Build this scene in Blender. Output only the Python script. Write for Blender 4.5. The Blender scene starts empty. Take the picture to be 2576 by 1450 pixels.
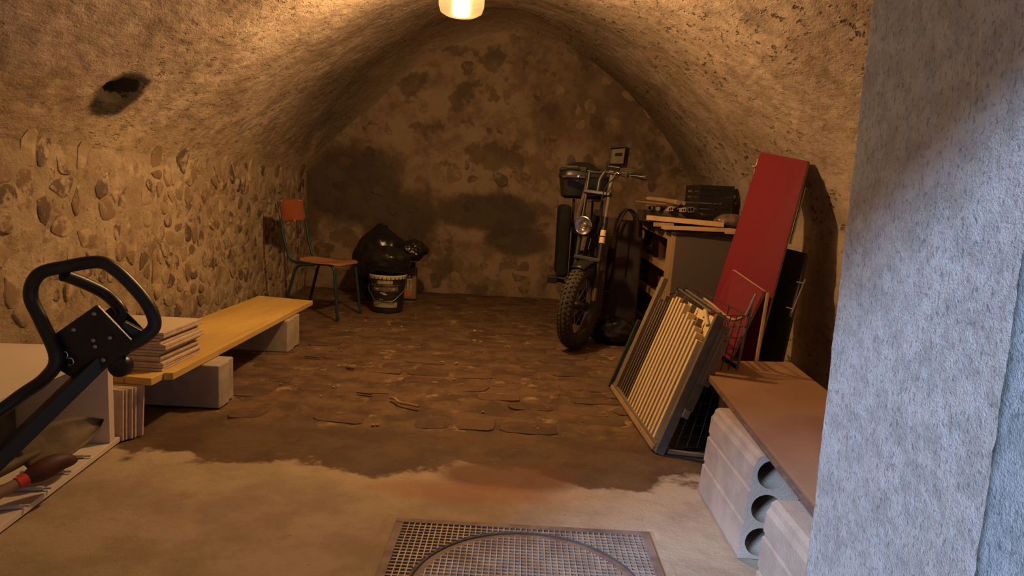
import bpy, bmesh, math, random
import numpy as np
from mathutils import Vector, Matrix
random.seed(7); rng = np.random.RandomState(7)
SC = bpy.context.scene
COL = SC.collection

# ------------------------------------------------------------------ camera
f_px, roll, psi = 1720.0, .05, math.radians(.6)
pit = math.atan(236 / 1720)
Fv = Vector((-math.sin(psi) * math.cos(pit), math.cos(psi) * math.cos(pit), -math.sin(pit)))
R0 = Vector((math.cos(psi), math.sin(psi), 0)); U0 = R0.cross(Fv)
Rv = R0 * math.cos(roll) + U0 * math.sin(roll); Uv = U0 * math.cos(roll) - R0 * math.sin(roll)
cam_d = bpy.data.cameras.new('camera'); cam = bpy.data.objects.new('camera', cam_d); COL.objects.link(cam)
cam_d.sensor_width = 36; cam_d.lens = f_px / 2576 * 36; cam_d.clip_start = .02
m = Matrix.Identity(4)
for i in range(3):
    m[i][0] = Rv[i]; m[i][1] = Uv[i]; m[i][2] = -Fv[i]
m[2][3] = 1.05
cam.matrix_world = m
SC.camera = cam
# ------------------------------------------------------------------ world, daylight, exposure
w = bpy.data.worlds.new('sky'); SC.world = w; w.use_nodes = True
w.node_tree.nodes['Background'].inputs[0].default_value = (.42, .56, 1, 1)
w.node_tree.nodes['Background'].inputs[1].default_value = .22
sd = bpy.data.lights.new('daylight', 'SUN'); sd.energy = 6.0; sd.color = (.46, .63, 1.0); sd.angle = math.radians(14)
so = bpy.data.objects.new('daylight', sd); COL.objects.link(so)
so.rotation_euler = Vector((.55, .70, -.50)).to_track_quat('-Z', 'Y').to_euler()
SC.view_settings.view_transform = 'Standard'; SC.view_settings.look = 'None'
SC.view_settings.exposure = 0.0; SC.view_settings.gamma = 1; SC.view_settings.use_curve_mapping = False
LAMP = Vector((-.365, 3.62, 2.035))
LAMP_STRENGTH = 12500

# ------------------------------------------------------------------ materials
def nodes(mt):
    mt.use_nodes = True; return mt.node_tree.nodes, mt.node_tree.links
def lnk(nt, a, b): nt.links.new(a, b)
class NB:
    def __init__(s, name):
        s.m = bpy.data.materials.new(name); s.m.use_nodes = True; s.t = s.m.node_tree
        s.b = s.t.nodes['Principled BSDF']
        g = s.t.nodes.new('ShaderNodeTexCoord'); s.obj = g.outputs['Object']
        s.pos = s.t.nodes.new('ShaderNodeNewGeometry').outputs['Position']
    def n(s, ty, **k):
        x = s.t.nodes.new(ty)
        for a, b in k.items(): setattr(x, a, b)
        return x
    def set(s, inp, v):
        if hasattr(v, 'is_linked') or isinstance(v, bpy.types.NodeSocket): s.t.links.new(v, inp)
        else: inp.default_value = v
    def mapv(s, v, sc):
        x = s.n('ShaderNodeMapping'); s.set(x.inputs[0], v); x.inputs['Scale'].default_value = sc; return x.outputs[0]
    def noise(s, v, scale, det=4, rough=.55, dist=0):
        x = s.n('ShaderNodeTexNoise'); s.set(x.inputs['Vector'], v); x.inputs['Scale'].default_value = scale
        x.inputs['Detail'].default_value = det; x.inputs['Roughness'].default_value = rough; x.inputs['Distortion'].default_value = dist
        return x.outputs[0]
    def vor(s, v, scale, feat='F1'):
        x = s.n('ShaderNodeTexVoronoi', feature=feat); s.set(x.inputs['Vector'], v); x.inputs['Scale'].default_value = scale; return x.outputs[0]
    def ramp(s, v, a, b, lo=0., hi=1.):
        x = s.n('ShaderNodeMapRange', interpolation_type='SMOOTHSTEP'); s.set(x.inputs[0], v)
        x.inputs[1].default_value = a; x.inputs[2].default_value = b; x.inputs[3].default_value = lo; x.inputs[4].default_value = hi; return x.outputs[0]
    def mix(s, f, a, b, mode='MIX'):
        x = s.n('ShaderNodeMix', data_type='RGBA', blend_type=mode)
        s.set(x.inputs[0], f)
        s.set(x.inputs[6], a if not isinstance(a, tuple) else (*a[:3], 1)); s.set(x.inputs[7], b if not isinstance(b, tuple) else (*b[:3], 1)); return x.outputs[2]
    def math(s, op, a, b=0.):
        x = s.n('ShaderNodeMath', operation=op); s.set(x.inputs[0], a); s.set(x.inputs[1], b); return x.outputs[0]
    def pos_x(s):
        x = s.n('ShaderNodeSeparateXYZ'); s.set(x.inputs[0], s.pos); return x.outputs[0]
    def blob(s, c, r, soft=.3, wob=.35, wscale=4):
        # patch (stain) around a place, with a wandering outline; r = radii per axis
        d = s.n('ShaderNodeVectorMath', operation='SUBTRACT'); s.set(d.inputs[0], s.pos); d.inputs[1].default_value = c
        q = s.n('ShaderNodeVectorMath', operation='DIVIDE'); s.set(q.inputs[0], d.outputs[0]); q.inputs[1].default_value = r
        l = s.n('ShaderNodeVectorMath', operation='LENGTH'); s.set(l.inputs[0], q.outputs[0])
        nn = s.math('MULTIPLY', s.math('SUBTRACT', s.noise(s.pos, wscale, 5, .6), .5), wob * 4)
        return s.ramp(s.math('ADD', l.outputs['Value'], nn), 1 - soft, 1 + soft, 1., 0.)
    def bump(s, h, dist, strength=1., prev=None):
        x = s.n('ShaderNodeBump'); s.set(x.inputs['Height'], h); x.inputs['Distance'].default_value = dist; x.inputs['Strength'].default_value = strength
        if prev is not None: s.set(x.inputs['Normal'], prev)
        return x.outputs[0]
    def done(s, col, rough=.8, metal=0., normal=None, spec=.3):
        s.set(s.b.inputs['Base Color'], (*col[:3], 1) if isinstance(col, tuple) else col)
        s.set(s.b.inputs['Roughness'], rough); s.set(s.b.inputs['Metallic'], metal)
        s.b.inputs['Specular IOR Level'].default_value = spec
        if normal is not None: s.set(s.b.inputs['Normal'], normal)
        return s.m
def simple(name, c1, c2=None, scale=12, rough=.6, metal=0., bump=.0008, bscale=60, stretch=(1, 1, 1), spec=.4, lo=.35, hi=.65, rnd=0.):
    b = NB(name); c2 = c2 or tuple(x * .75 for x in c1)
    v = b.mapv(b.obj, stretch)
    col = b.mix(b.ramp(b.noise(v, scale, 5, .6), lo, hi), c1, c2)
    if rnd:
        oi = b.n('ShaderNodeObjectInfo'); hs = b.n('ShaderNodeHueSaturation'); b.set(hs.inputs['Color'], col)
        b.set(hs.inputs['Value'], b.ramp(oi.outputs['Random'], 0, 1, 1 - rnd, 1 + rnd)); col = hs.outputs[0]
    nm = b.bump(b.noise(v, bscale, 4), bump) if bump else None
    return b.done(col, rough, metal, nm, spec)

def plaster_mat():
    b = NB('rough_lime_plaster')
    big = b.ramp(b.noise(b.pos, .9, 5, .6), .38, .62)
    mid = b.ramp(b.noise(b.pos, 5, 6, .65), .4, .68)
    col = b.mix(big, (.53, .43, .345), (.42, .335, .26))
    col = b.mix(b.math('MULTIPLY', mid, .7), col, (.27, .205, .145))
    st = b.mapv(b.pos, (1., .45, 1.))
    grime = b.math('MULTIPLY', b.ramp(b.noise(b.mapv(b.pos, (1, .6, 1.4)), 1.5, 7, .68), .44, .60), b.ramp(b.pos_x(), -1.2, 0., .75, .35))
    col = b.mix(grime, col, (.27, .205, .15))
    pits = b.ramp(b.noise(st, 26, 4, .6), .58, .66)
    msk = b.ramp(b.noise(b.pos, 1.7, 3), .40, .60, .12, 1.)
    rightside = b.n('ShaderNodeSeparateXYZ'); b.set(rightside.inputs[0], b.pos)
    rs = b.ramp(rightside.outputs[0], -.6, .6, .55, 1.)
    pf = b.math('MULTIPLY', b.math('MULTIPLY', pits, msk), rs)
    col = b.mix(b.math('MULTIPLY', pf, .85), col, (.085, .062, .045))
    pale = b.math('MULTIPLY', b.ramp(b.noise(b.pos, 14, 5, .7), .6, .72), .5)
    col = b.mix(pale, col, (.60, .50, .38))
    grey = b.ramp(b.noise(b.pos, 2.3, 5, .7), .60, .72)
    col = b.mix(b.math('MULTIPLY', grey, .55), col, (.17, .15, .13))
    low = b.n('ShaderNodeSeparateXYZ'); b.set(low.inputs[0], b.pos)
    lo = b.ramp(b.math('ADD', low.outputs[2], b.math('MULTIPLY', b.math('SUBTRACT', b.noise(b.pos, 3.5, 6, .65), .5), .9)), 1.30, 1.50, 1., 0.)
    lf = b.math('MULTIPLY', lo, b.ramp(low.outputs[0], -.5, -.2, 1., 0.))
    mcol = b.mix(b.ramp(b.noise(b.pos, 2.2, 5, .6), .4, .6), (.47, .37, .25), (.33, .25, .165))
    mcol = b.mix(b.math('MULTIPLY', b.ramp(b.noise(b.pos, 11, 6, .7), .50, .66), .75), mcol, (.20, .145, .095))
    # hole coloured dark inside, and smooth repair patch on the left haunch
    patch = b.blob((-1.80, 2.95, 1.38), (.42, .40, .16), .06, .10, 5)
    col = b.mix(b.math('MULTIPLY', patch, .7), col, (.46, .37, .28))
    hole = b.blob((HOLE[0] - .04, HOLE[1] + .02, HOLE[2] + .0), (.30, .17, .105), .15, .10, 12)
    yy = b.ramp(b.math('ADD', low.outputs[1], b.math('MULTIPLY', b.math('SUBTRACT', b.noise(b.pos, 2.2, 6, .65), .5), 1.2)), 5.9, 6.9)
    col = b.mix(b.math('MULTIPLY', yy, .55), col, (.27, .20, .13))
    # shading of the far corners, put into the plaster colour
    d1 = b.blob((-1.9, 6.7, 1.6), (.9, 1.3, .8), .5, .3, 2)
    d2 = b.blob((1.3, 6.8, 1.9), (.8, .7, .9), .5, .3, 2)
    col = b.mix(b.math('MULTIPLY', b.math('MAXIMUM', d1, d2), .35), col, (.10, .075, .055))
    h = b.math('SUBTRACT', b.math('ADD', b.math('MULTIPLY', b.noise(st, 22, 6, .7), 1.), b.math('MULTIPLY', b.noise(b.pos, 90, 3), .25)), b.math('MULTIPLY', pf, .9))
    col = b.mix(lf, col, mcol)
    col = b.mix(b.math('MULTIPLY', hole, .93), col, (.03, .025, .02))
    nm = b.bump(h, .013, .9)
    return b.done(col, .95, 0, nm, .15)
def mortar_mat():
    b = NB('lime_mortar')
    col = b.mix(b.ramp(b.noise(b.pos, 2.2, 5, .6), .4, .6), (.47, .37, .25), (.33, .25, .165))
    col = b.mix(b.math('MULTIPLY', b.ramp(b.noise(b.pos, 11, 6, .7), .50, .66), .75), col, (.20, .145, .095))
    col = b.mix(b.math('MULTIPLY', b.ramp(b.noise(b.pos, 30, 3, .6), .64, .70), .7), col, (.08, .06, .045))
    col = b.mix(b.math('MULTIPLY', b.ramp(b.noise(b.pos, 7, 5, .7), .60, .68), .5), col, (.62, .52, .38))
    nm = b.bump(b.math('ADD', b.noise(b.pos, 14, 7, .7), b.math('MULTIPLY', b.noise(b.pos, 60, 4), .3)), .022, .9)
    return b.done(col, .95, 0, nm, .15)
def stains(b):
    a = b.blob((-1.75, 7.0, 1.05), (.62, 1, .42), .25, .30, 3)
    c = b.blob((-1.25, 7.0, .72), (.42, 1, .38), .25, .30, 3)
    d = b.blob((-.35, 7.0, .85), (.55, 1, .20), .25, .28, 3)
    e = b.blob((-.05, 7.0, .58), (.35, 1, .16), .25, .28, 3)
    return b.math('MAXIMUM', b.math('MAXIMUM', a, c), b.math('MAXIMUM', d, e))
def backwall_mat():
    b = NB('damp_rubble_plaster')
    col = b.mix(b.ramp(b.noise(b.pos, 3.2, 6, .65), .42, .6), (.31, .225, .145), (.19, .135, .09))
    col = b.mix(b.math('MULTIPLY', b.ramp(b.noise(b.pos, 9, 6, .7), .54, .64), .6), col, (.30, .22, .13))
    blk = b.math('MULTIPLY', b.ramp(b.noise(b.pos, 2.6, 6, .62), .54, .60), .55)
    g = b.blob((.75, 7.0, 2.0), (.75, 1, .45), .5, .30, 2)
    s = stains(b)
    col = b.mix(b.math('MAXIMUM', blk, b.math('MULTIPLY', s, .8)), col, (.055, .042, .032))
    col = b.mix(b.math('MULTIPLY', g, .45), col, (.09, .06, .045))
    col = b.mix(b.math('MULTIPLY', b.ramp(b.noise(b.pos, 6, 5, .7), .68, .74), .5), col, (.42, .33, .22))
    nm = b.bump(b.noise(b.pos, 12, 7, .7), .025, .9)
    return b.done(col, .92, 0, nm, .2)
def floor_mat():
    b = NB('worn_screed')
    sp = b.n('ShaderNodeSeparateXYZ'); b.set(sp.inputs[0], b.pos)
    wob = b.math('MULTIPLY', b.math('SUBTRACT', b.noise(b.pos, 2.3, 8, .62), .5), .9)
    y = b.math('ADD', sp.outputs[1], wob)
    damp = b.ramp(y, 2.43, 2.50)
    dry = b.mix(b.ramp(b.noise(b.pos, 3, 6, .65), .4, .62), (.40, .32, .225), (.30, .235, .165))
    dry = b.mix(b.math('MULTIPLY', b.ramp(b.noise(b.pos, 8, 7, .7), .56, .7), .45), dry, (.22, .17, .12))
    wet = b.mix(b.ramp(b.noise(b.pos, 4, 6, .65), .4, .62), (.125, .078, .044), (.085, .052, .030))
    wet = b.mix(b.math('MULTIPLY', b.ramp(b.noise(b.pos, 12, 6, .7), .58, .68), .35), wet, (.23, .16, .09))
    tan = b.blob((-1.15, 2.62, 0), (.45, .18, 1), .3, .25, 4)
    col = b.mix(damp, dry, wet)
    mid = b.ramp(y, 2.1, 2.45)
    col = b.mix(b.math('MULTIPLY', b.math('MULTIPLY', mid, b.math('SUBTRACT', 1., damp)), .25), col, (.52, .42, .27))
    red = b.blob((.0, 2.46, 0), (.27, .13, 1), .25, .2, 4)
    col = b.mix(b.math('MULTIPLY', red, .75), col, (.135, .06, .045))
    red2 = b.blob((-.16, 2.30, 0), (.34, .08, 1), .4, .25, 5)
    col = b.mix(b.math('MULTIPLY', red2, .45), col, (.33, .14, .09))
    far = b.ramp(sp.outputs[1], 2.8, 3.0)
    earth = b.mix(b.ramp(b.noise(b.pos, 6, 7, .7), .40, .60), (.085, .052, .031), (.16, .10, .055))
    earth = b.mix(b.math('MULTIPLY', b.ramp(b.noise(b.pos, 4.5, 9, .78), .555, .63), .8), earth, (.36, .25, .13))
    col = b.mix(far, col, earth)
    sk = b.math('MULTIPLY', b.ramp(b.noise(b.pos, 70, 2), .74, .78), .7)
    col = b.mix(sk, col, (.06, .045, .03))
    nm = b.bump(b.math('ADD', b.noise(b.pos, 9, 7, .68), b.math('MULTIPLY', b.noise(b.pos, 120, 2), .12)), .012, .7)
    return b.done(col, b.ramp(damp, 0, 1, .85, .62), 0, nm, .25)
def paver_mat():
    b = NB('trodden_paver')
    oi = b.n('ShaderNodeObjectInfo')
    col = b.mix(b.ramp(oi.outputs['Random'], 0, 1), (.085, .050, .033), (.135, .082, .048))
    col = b.mix(b.math('MULTIPLY', b.ramp(b.noise(b.pos, 7, 7, .7), .45, .65), .55), col, (.17, .11, .06))
    d = b.math('MULTIPLY', b.ramp(b.noise(b.pos, 4.2, 8, .75), .60, .66), .75)
    col = b.mix(d, col, (.36, .25, .13))
    nm = b.bump(b.noise(b.pos, 25, 6, .7), .008, .8)
    return b.done(col, .75, 0, nm, .25)
def stone_mat(name, c1, c2, c3=(.45, .35, .23), damp=False):
    b = NB(name); oi = b.n('ShaderNodeObjectInfo')
    col = b.mix(b.ramp(oi.outputs['Random'], .0, 1.), c1, c2)
    col = b.mix(b.math('MULTIPLY', b.ramp(b.noise(b.pos, 16, 6, .65), .48, .68), .5), col, (.16, .12, .08))
    col = b.mix(b.math('MULTIPLY', b.ramp(b.noise(b.pos, 8, 7, .72), .48, .58), .85), col, c3)
    if damp:
        blk = b.math('MULTIPLY', b.ramp(b.noise(b.pos, 2.6, 6, .62), .54, .60), .5)
        col = b.mix(b.math('MAXIMUM', blk, b.math('MULTIPLY', stains(b), .75)), col, (.06, .045, .034))
    nm = b.bump(b.noise(b.pos, 30, 6, .7), .008, .9)
    return b.done(col, .92, 0, nm, .2)
def jamb_mat():
    b = NB('rough_cast_render')
    col = b.mix(b.ramp(b.noise(b.pos, 30, 5, .7), .4, .62), (.72, .70, .66), (.55, .535, .505))
    col = b.mix(b.math('MULTIPLY', b.ramp(b.noise(b.pos, 5, 4), .5, .7), .3), col, (.58, .55, .48))
    pit = b.ramp(b.noise(b.mapv(b.pos, (1, 1, .5)), 190, 3, .6), .56, .64)
    col = b.mix(b.math('MULTIPLY', pit, .5), col, (.16, .16, .15))
    h = b.math('ADD', b.noise(b.pos, 230, 4, .75), b.math('MULTIPLY', b.noise(b.mapv(b.pos, (1, 1, .5)), 90, 4, .6), .5))
    return b.done(col, .95, 0, b.bump(h, .009, 1.), .1)

HOLE = (-1.765, 3.07, 1.40)
M_PLASTER = plaster_mat(); M_MORTAR = mortar_mat(); M_BACK = backwall_mat(); M_FLOOR = floor_mat(); M_PAVER = paver_mat(); M_JAMB = jamb_mat()
M_ST = [stone_mat('tan_fieldstone', (.34, .26, .165), (.27, .195, .12)), stone_mat('brown_fieldstone', (.25, .175, .11), (.19, .13, .08)), stone_mat('dark_fieldstone', (.15, .105, .075), (.11, .08, .06))]
M_STB = [stone_mat('damp_brown_stone', (.19, .135, .085), (.26, .19, .115), (.30, .215, .13), True), stone_mat('damp_dark_stone', (.15, .108, .07), (.11, .08, .052), (.24, .175, .11), True)]
M_CAST = simple('cast_iron_worn', (.24, .19, .16), (.14, .105, .09), 14, .7, .25, .0015, 90)
M_RIB = simple('worn_metal_rib', (.40, .34, .28), (.26, .21, .17), 12, .6, .3, .0006, 90)
M_YPLY = simple('yellow_shuttering_board', (.66, .46, .13), (.52, .34, .10), 5, .7, 0, .0012, 60, (1, .2, 1))
M_BLOCK = simple('cast_concrete', (.42, .36, .29), (.33, .28, .22), 9, .92, 0, .0015, 120)
M_PINK = simple('pink_grey_concrete', (.43, .35, .27), (.34, .27, .21), 7, .93, 0, .0022, 140)
M_TILE = simple('cream_glazed_tile', (.66, .55, .42), (.60, .50, .38), 5, .45, 0, .0002, 30, rnd=.05)
M_TEDGE = simple('tile_biscuit_edge', (.60, .46, .33), (.48, .36, .26), 20, .85, 0, .0006, 90)
M_WHITE = simple('white_melamine', (.70, .62, .53), (.66, .58, .49), 3, .5, 0, .0001, 20)
M_DARKBK = simple('dark_hardboard_back', (.06, .065, .06), (.11, .11, .10), 9, .5, 0, .0006, 40)
M_DOWEL = simple('pale_grey_plastic', (.62, .58, .52), (.54, .50, .45), 10, .6)
M_BLK = simple('black_powder_coat', (.016, .017, .018), (.022, .022, .023), 20, .38, 0, .0004, 200)
M_BLKP = simple('black_plastic', (.013, .013, .014), (.02, .02, .02), 14, .35, 0, .0004, 120)
M_RUB = simple('dusty_black_rubber', (.045, .036, .028), (.07, .055, .04), 20, .85, 0, .001, 80)
M_STEEL = simple('dull_steel', (.42, .40, .38), (.34, .32, .30), 20, .38, .8, .0003, 90)
M_CHROME = simple('chrome', (.75, .73, .70), (.65, .63, .60), 20, .18, 1, 0)
M_RUST = simple('rusty_blade', (.20, .16, .10), (.13, .10, .065), 12, .7, .3, .001, 60)
M_WOODH = simple('grey_tool_handle', (.20, .165, .14), (.14, .11, .09), 8, .7, 0, .0006, 60, (1, .2, 1))
M_WOODB = simple('brown_tool_handle', (.28, .17, .11), (.20, .12, .08), 8, .7, 0, .0006, 60, (1, .2, 1))
M_REDP = simple('red_painted_band', (.62, .05, .03), (.5, .04, .03), 8, .5)
M_DRED = simple('dark_red_painted_steel', (.10, .02, .018), (.05, .02, .018), 12, .6)
M_SEAT = simple('worn_beech_ply', (.40, .19, .075), (.30, .13, .055), 6, .5, 0, .0005, 60, (1, .3, 1))
M_BACKR = simple('orange_brown_ply', (.30, .085, .035), (.23, .06, .027), 6, .5, 0, .0004, 60)
M_CHIP = simple('bare_pale_wood', (.55, .42, .28), (.48, .35, .22), 9, .7)
M_TEAL = simple('teal_painted_steel', (.014, .042, .060), (.010, .03, .042), 12, .45)
M_BUCK = simple('dark_bucket_plastic', (.018, .018, .018), (.028, .025, .022), 9, .35)
M_RIM = simple('cream_bucket_rim', (.50, .42, .28), (.42, .35, .23), 9, .6)
M_LAB = simple('grey_green_label', (.33, .31, .22), (.28, .26, .18), 9, .6)
M_FOIL = simple('label_foil', (.34, .27, .20), (.15, .12, .10), 25, .35, .5)
M_BAG = simple('black_bin_liner', (.010, .010, .010), (.014, .013, .013), 6, .28, 0, .006, 9, spec=.5)
M_JERRY = simple('khaki_plastic_bottle', (.22, .17, .10), (.17, .13, .08), 9, .55)
M_BLACKLAB = simple('black_label', (.01, .01, .01), None, 9, .5)
M_PALELAB = simple('pale_label', (.42, .34, .24), (.30, .20, .13), 20, .5)
M_ORLAB = simple('orange_label', (.50, .14, .05), (.42, .12, .05), 20, .5)
M_LETTER = simple('pale_print', (.85, .78, .62), None, 9, .6)
M_RED = simple('crimson_laminate', (.165, .012, .022), (.15, .011, .020), 2, .62, 0, 0, 20, spec=.15)
M_CHIPB = simple('particle_board_edge', (.34, .25, .17), (.24, .17, .12), 60, .85, 0, .0008, 200)
M_DDOOR = simple('dark_blue_grey_laminate', (.022, .024, .030), (.017, .019, .024), 4, .5)
M_PINE = simple('pale_pine', (.62, .42, .20), (.50, .33, .155), 6, .65, 0, .0006, 50, (1, .15, 1))
M_PINE2 = simple('raw_carcass_wood', (.40, .27, .15), (.30, .20, .11), 7, .75, 0, .0008, 60, (1, 1, .2))
M_DUST = simple('dusty_brown_board', (.11, .085, .065), (.07, .055, .045), 8, .85, 0, .0008, 60)
M_SIDE = simple('grey_brown_panel', (.115, .092, .082), (.10, .08, .072), 3, .6, 0, .0002, 40)
M_INNER = simple('red_brown_panel', (.15, .06, .04), (.11, .045, .03), 5, .6)
M_CREAM = simple('cream_slat', (.78, .62, .34), (.68, .53, .28), 6, .55, 0, .0004, 50, (1, 1, .2))
M_SLATW = simple('grey_brown_lath', (.24, .18, .12), (.17, .13, .085), 8, .75, 0, .0006, 60, (1, 1, .2))
M_GALV = simple('dusty_galvanised_steel', (.19, .165, .13), (.12, .105, .085), 12, .7, .15, .0006, 60)
M_GREEN = simple('dull_green_metal', (.055, .075, .058), (.035, .048, .038), 12, .5, .2)
M_WIRE = simple('dark_wire', (.09, .085, .085), (.06, .055, .055), 12, .45, .6)
M_HARD = simple('brown_hardboard', (.30, .17, .10), (.235, .13, .078), 3, .62, 0, .0004, 40)
M_HARDE = simple('hardboard_edge', (.20, .125, .08), (.12, .08, .055), 30, .9, 0, .0015, 90)
M_GBOX = simple('grey_wall_box', (.30, .26, .20), (.24, .20, .155), 9, .7)
M_MAROON = simple('dark_maroon_fabric', (.035, .018, .018), (.022, .014, .015), 9, .8, 0, .003, 20)
M_NYLON = simple('black_nylon', (.014, .013, .013), None, 9, .9, spec=.1)
M_WRAP = simple('crinkled_film', (.20, .13, .095), (.09, .06, .05), 16, .18, 0, .006, 22, spec=.8)
M_PAPER = simple('grey_paper', (.46, .42, .40), (.40, .36, .34), 9, .8)
M_CRUMB = simple('plaster_crumb', (.55, .45, .32), (.42, .33, .22), 20, .95, 0, .002, 60)
M_DUSTPIPE = simple('grey_pipe', (.26, .23, .19), (.18, .155, .13), 12, .6)
M_LOG = simple('peeled_stick', (.42, .27, .14), (.30, .19, .10), 10, .8, 0, .001, 60)
M_STICKER = simple('cream_sticker', (.72, .55, .36), (.66, .50, .32), 9, .5)
M_CABLE = simple('brown_strap', (.085, .055, .045), (.06, .04, .035), 12, .8)
M_BRASS = simple('brass_tube', (.55, .38, .12), (.45, .3, .1), 12, .25, 1, 0)

# ------------------------------------------------------------------ mesh helpers
def tag(o, label=None, cat=None, group=None, kind=None):
    if label: o['label'] = label
    if cat: o['category'] = cat
    if group: o['group'] = group
    if kind: o['kind'] = kind
    return o
def org(parent):
    return Vector(parent['_o']) if parent is not None else Vector((0, 0, 0))
ALLP = []
def empty(name, loc, label, cat, group=None):
    o = bpy.data.objects.new(name, None); COL.objects.link(o); o.location = loc; o.empty_display_size = .05
    o['_o'] = tuple(loc); ALLP.append(o)
    return tag(o, label, cat, group)
class MB:
    def __init__(s): s.v = []; s.f = []
    def add(s, vs, fs):
        n = len(s.v); s.v += [Vector(v) for v in vs]; s.f += [tuple(i + n for i in q) for q in fs]; return s
    def obox(s, o, a, b, c):
        o, a, b, c = map(Vector, (o, a, b, c))
        P = [o, o + a, o + a + b, o + b, o + c, o + a + c, o + a + b + c, o + b + c]
        F = [(0, 3, 2, 1), (4, 5, 6, 7), (0, 1, 5, 4), (1, 2, 6, 5), (2, 3, 7, 6), (3, 0, 4, 7)]
        if a.cross(b).dot(c) < 0: F = [q[::-1] for q in F]
        return s.add(P, F)
    def box(s, x0, x1, y0, y1, z0, z1): return s.obox((x0, y0, z0), (x1 - x0, 0, 0), (0, y1 - y0, 0), (0, 0, z1 - z0))
    def bar(s, p, q, w, h=None, up=(0, 0, 1)):
        p, q = Vector(p), Vector(q); d = q - p; h = h or w
        u = Vector(up); x = d.cross(u)
        if x.length < 1e-6: x = d.cross(Vector((1, 0, 0)))
        x.normalize(); y = x.cross(d).normalized()
        return s.obox(p - x * w / 2 - y * h / 2, x * w, y * h, d)
    def tube(s, pts, r, n=12, closed=False, caps=True):
        pts = [Vector(p) for p in pts]; N = len(pts); rr = r if hasattr(r, '__len__') else [r] * N
        T = []
        for i in range(N):
            a = pts[(i - 1) % N] if (i or closed) else pts[i]; b = pts[(i + 1) % N] if (i < N - 1 or closed) else pts[i]
            T.append((b - a).normalized())
        ref = Vector((0, 0, 1)) if abs(T[0].z) < .9 else Vector((1, 0, 0))
        x = T[0].cross(ref).normalized(); vs = []
        for i in range(N):
            x = (x - T[i] * x.dot(T[i])).normalized(); y = T[i].cross(x)
            for k in range(n):
                a = 2 * math.pi * k / n; vs.append(pts[i] + (x * math.cos(a) + y * math.sin(a)) * rr[i])
        fs = []
        for i in range(N if closed else N - 1):
            j = (i + 1) % N
            for k in range(n):
                l = (k + 1) % n; fs.append((i * n + k, i * n + l, j * n + l, j * n + k))
        if not closed and caps:
            fs.append(tuple(range(n))[::-1]); fs.append(tuple((N - 1) * n + k for k in range(n)))
        return s.add(vs, fs)
    def cyl(s, p, q, r, n=16): return s.tube([p, q], r, n)
    def pipe(s, p, q, r, r2, n=16):     # hollow pipe
        p, q = Vector(p), Vector(q); d = (q - p).normalized()
        x = d.cross(Vector((0, 0, 1))).normalized(); y = d.cross(x); vs = []
        for c, rad in ((p, r), (q, r), (q, r2), (p, r2)):
            for k in range(n):
                a = 2 * math.pi * k / n; vs.append(c + (x * math.cos(a) + y * math.sin(a)) * rad)
        fs = [(((i) * n + k), ((i + 1) % 4) * n + k, ((i + 1) % 4) * n + (k + 1) % n, i * n + (k + 1) % n) for i in range(4) for k in range(n)]
        return s.add(vs, fs)
    def lathe(s, c, prof, n=32, axis=(0, 0, 1), capb=True, capt=True):
        c = Vector(c); ax = Vector(axis).normalized(); x = ax.orthogonal().normalized(); y = ax.cross(x); vs = []
        for r, h in prof:
            for k in range(n):
                a = 2 * math.pi * k / n; vs.append(c + ax * h + (x * math.cos(a) + y * math.sin(a)) * r)
        fs = [(i * n + k, i * n + (k + 1) % n, (i + 1) * n + (k + 1) % n, (i + 1) * n + k) for i in range(len(prof) - 1) for k in range(n)]
        if capb: fs.append(tuple(range(n))[::-1])
        if capt: fs.append(tuple((len(prof) - 1) * n + k for k in range(n)))
        return s.add(vs, fs)
    def prism(s, poly, d):
        P = [Vector(p) for p in poly]; d = Vector(d); n = len(P)
        nrm = sum(((P[i] - P[0]).cross(P[i + 1] - P[0]) for i in range(1, n - 1)), Vector())
        fs = [tuple(range(n))[::-1], tuple(range(n, 2 * n))] + [(i, (i + 1) % n, n + (i + 1) % n, n + i) for i in range(n)]
        if nrm.dot(d) < 0: fs = [q[::-1] for q in fs]
        return s.add(P + [p + d for p in P], fs)
    def build(s, name, mat, parent=None, smooth=False, bevel=0., label=None, seg=2):
        c = org(parent)
        if parent is None:
            xs = [v.x for v in s.v]; ys = [v.y for v in s.v]; zs = [v.z for v in s.v]
            c = Vector(((min(xs) + max(xs)) / 2, (min(ys) + max(ys)) / 2, min(zs)))
        me = bpy.data.meshes.new(name); me.from_pydata([tuple(v - c) for v in s.v], [], s.f)
        for mm in (mat if isinstance(mat, (list, tuple)) else [mat]): me.materials.append(mm)
        if smooth:
            for p in me.polygons: p.use_smooth = True
            try: me.set_sharp_from_angle(angle=math.radians(40))
            except Exception: pass
        o = bpy.data.objects.new(name, me); COL.objects.link(o)
        if parent is not None: o.parent = parent
        else: o.location = c
        o['_o'] = tuple(c); ALLP.append(o)
        if bevel:
            bv = o.modifiers.new('bevel', 'BEVEL'); bv.width = bevel; bv.segments = seg; bv.limit_method = 'ANGLE'; bv.angle_limit = math.radians(35)
        if label: o['label'] = label
        return o
def spline(pts, n=8, closed=False):
    P = [Vector(p) for p in pts]; out = []; N = len(P)
    for i in range(N if closed else N - 1):
        if closed: a, b, c, d = P[(i - 1) % N], P[i], P[(i + 1) % N], P[(i + 2) % N]
        else: a, b, c, d = P[max(i - 1, 0)], P[i], P[i + 1], P[min(i + 2, N - 1)]
        for k in range(n):
            t = k / n
            out.append(.5 * ((2 * b) + (c - a) * t + (2 * a - 5 * b + 4 * c - d) * t * t + (3 * b - a - 3 * c + d) * t ** 3))
    if not closed: out.append(P[-1])
    return out
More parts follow.
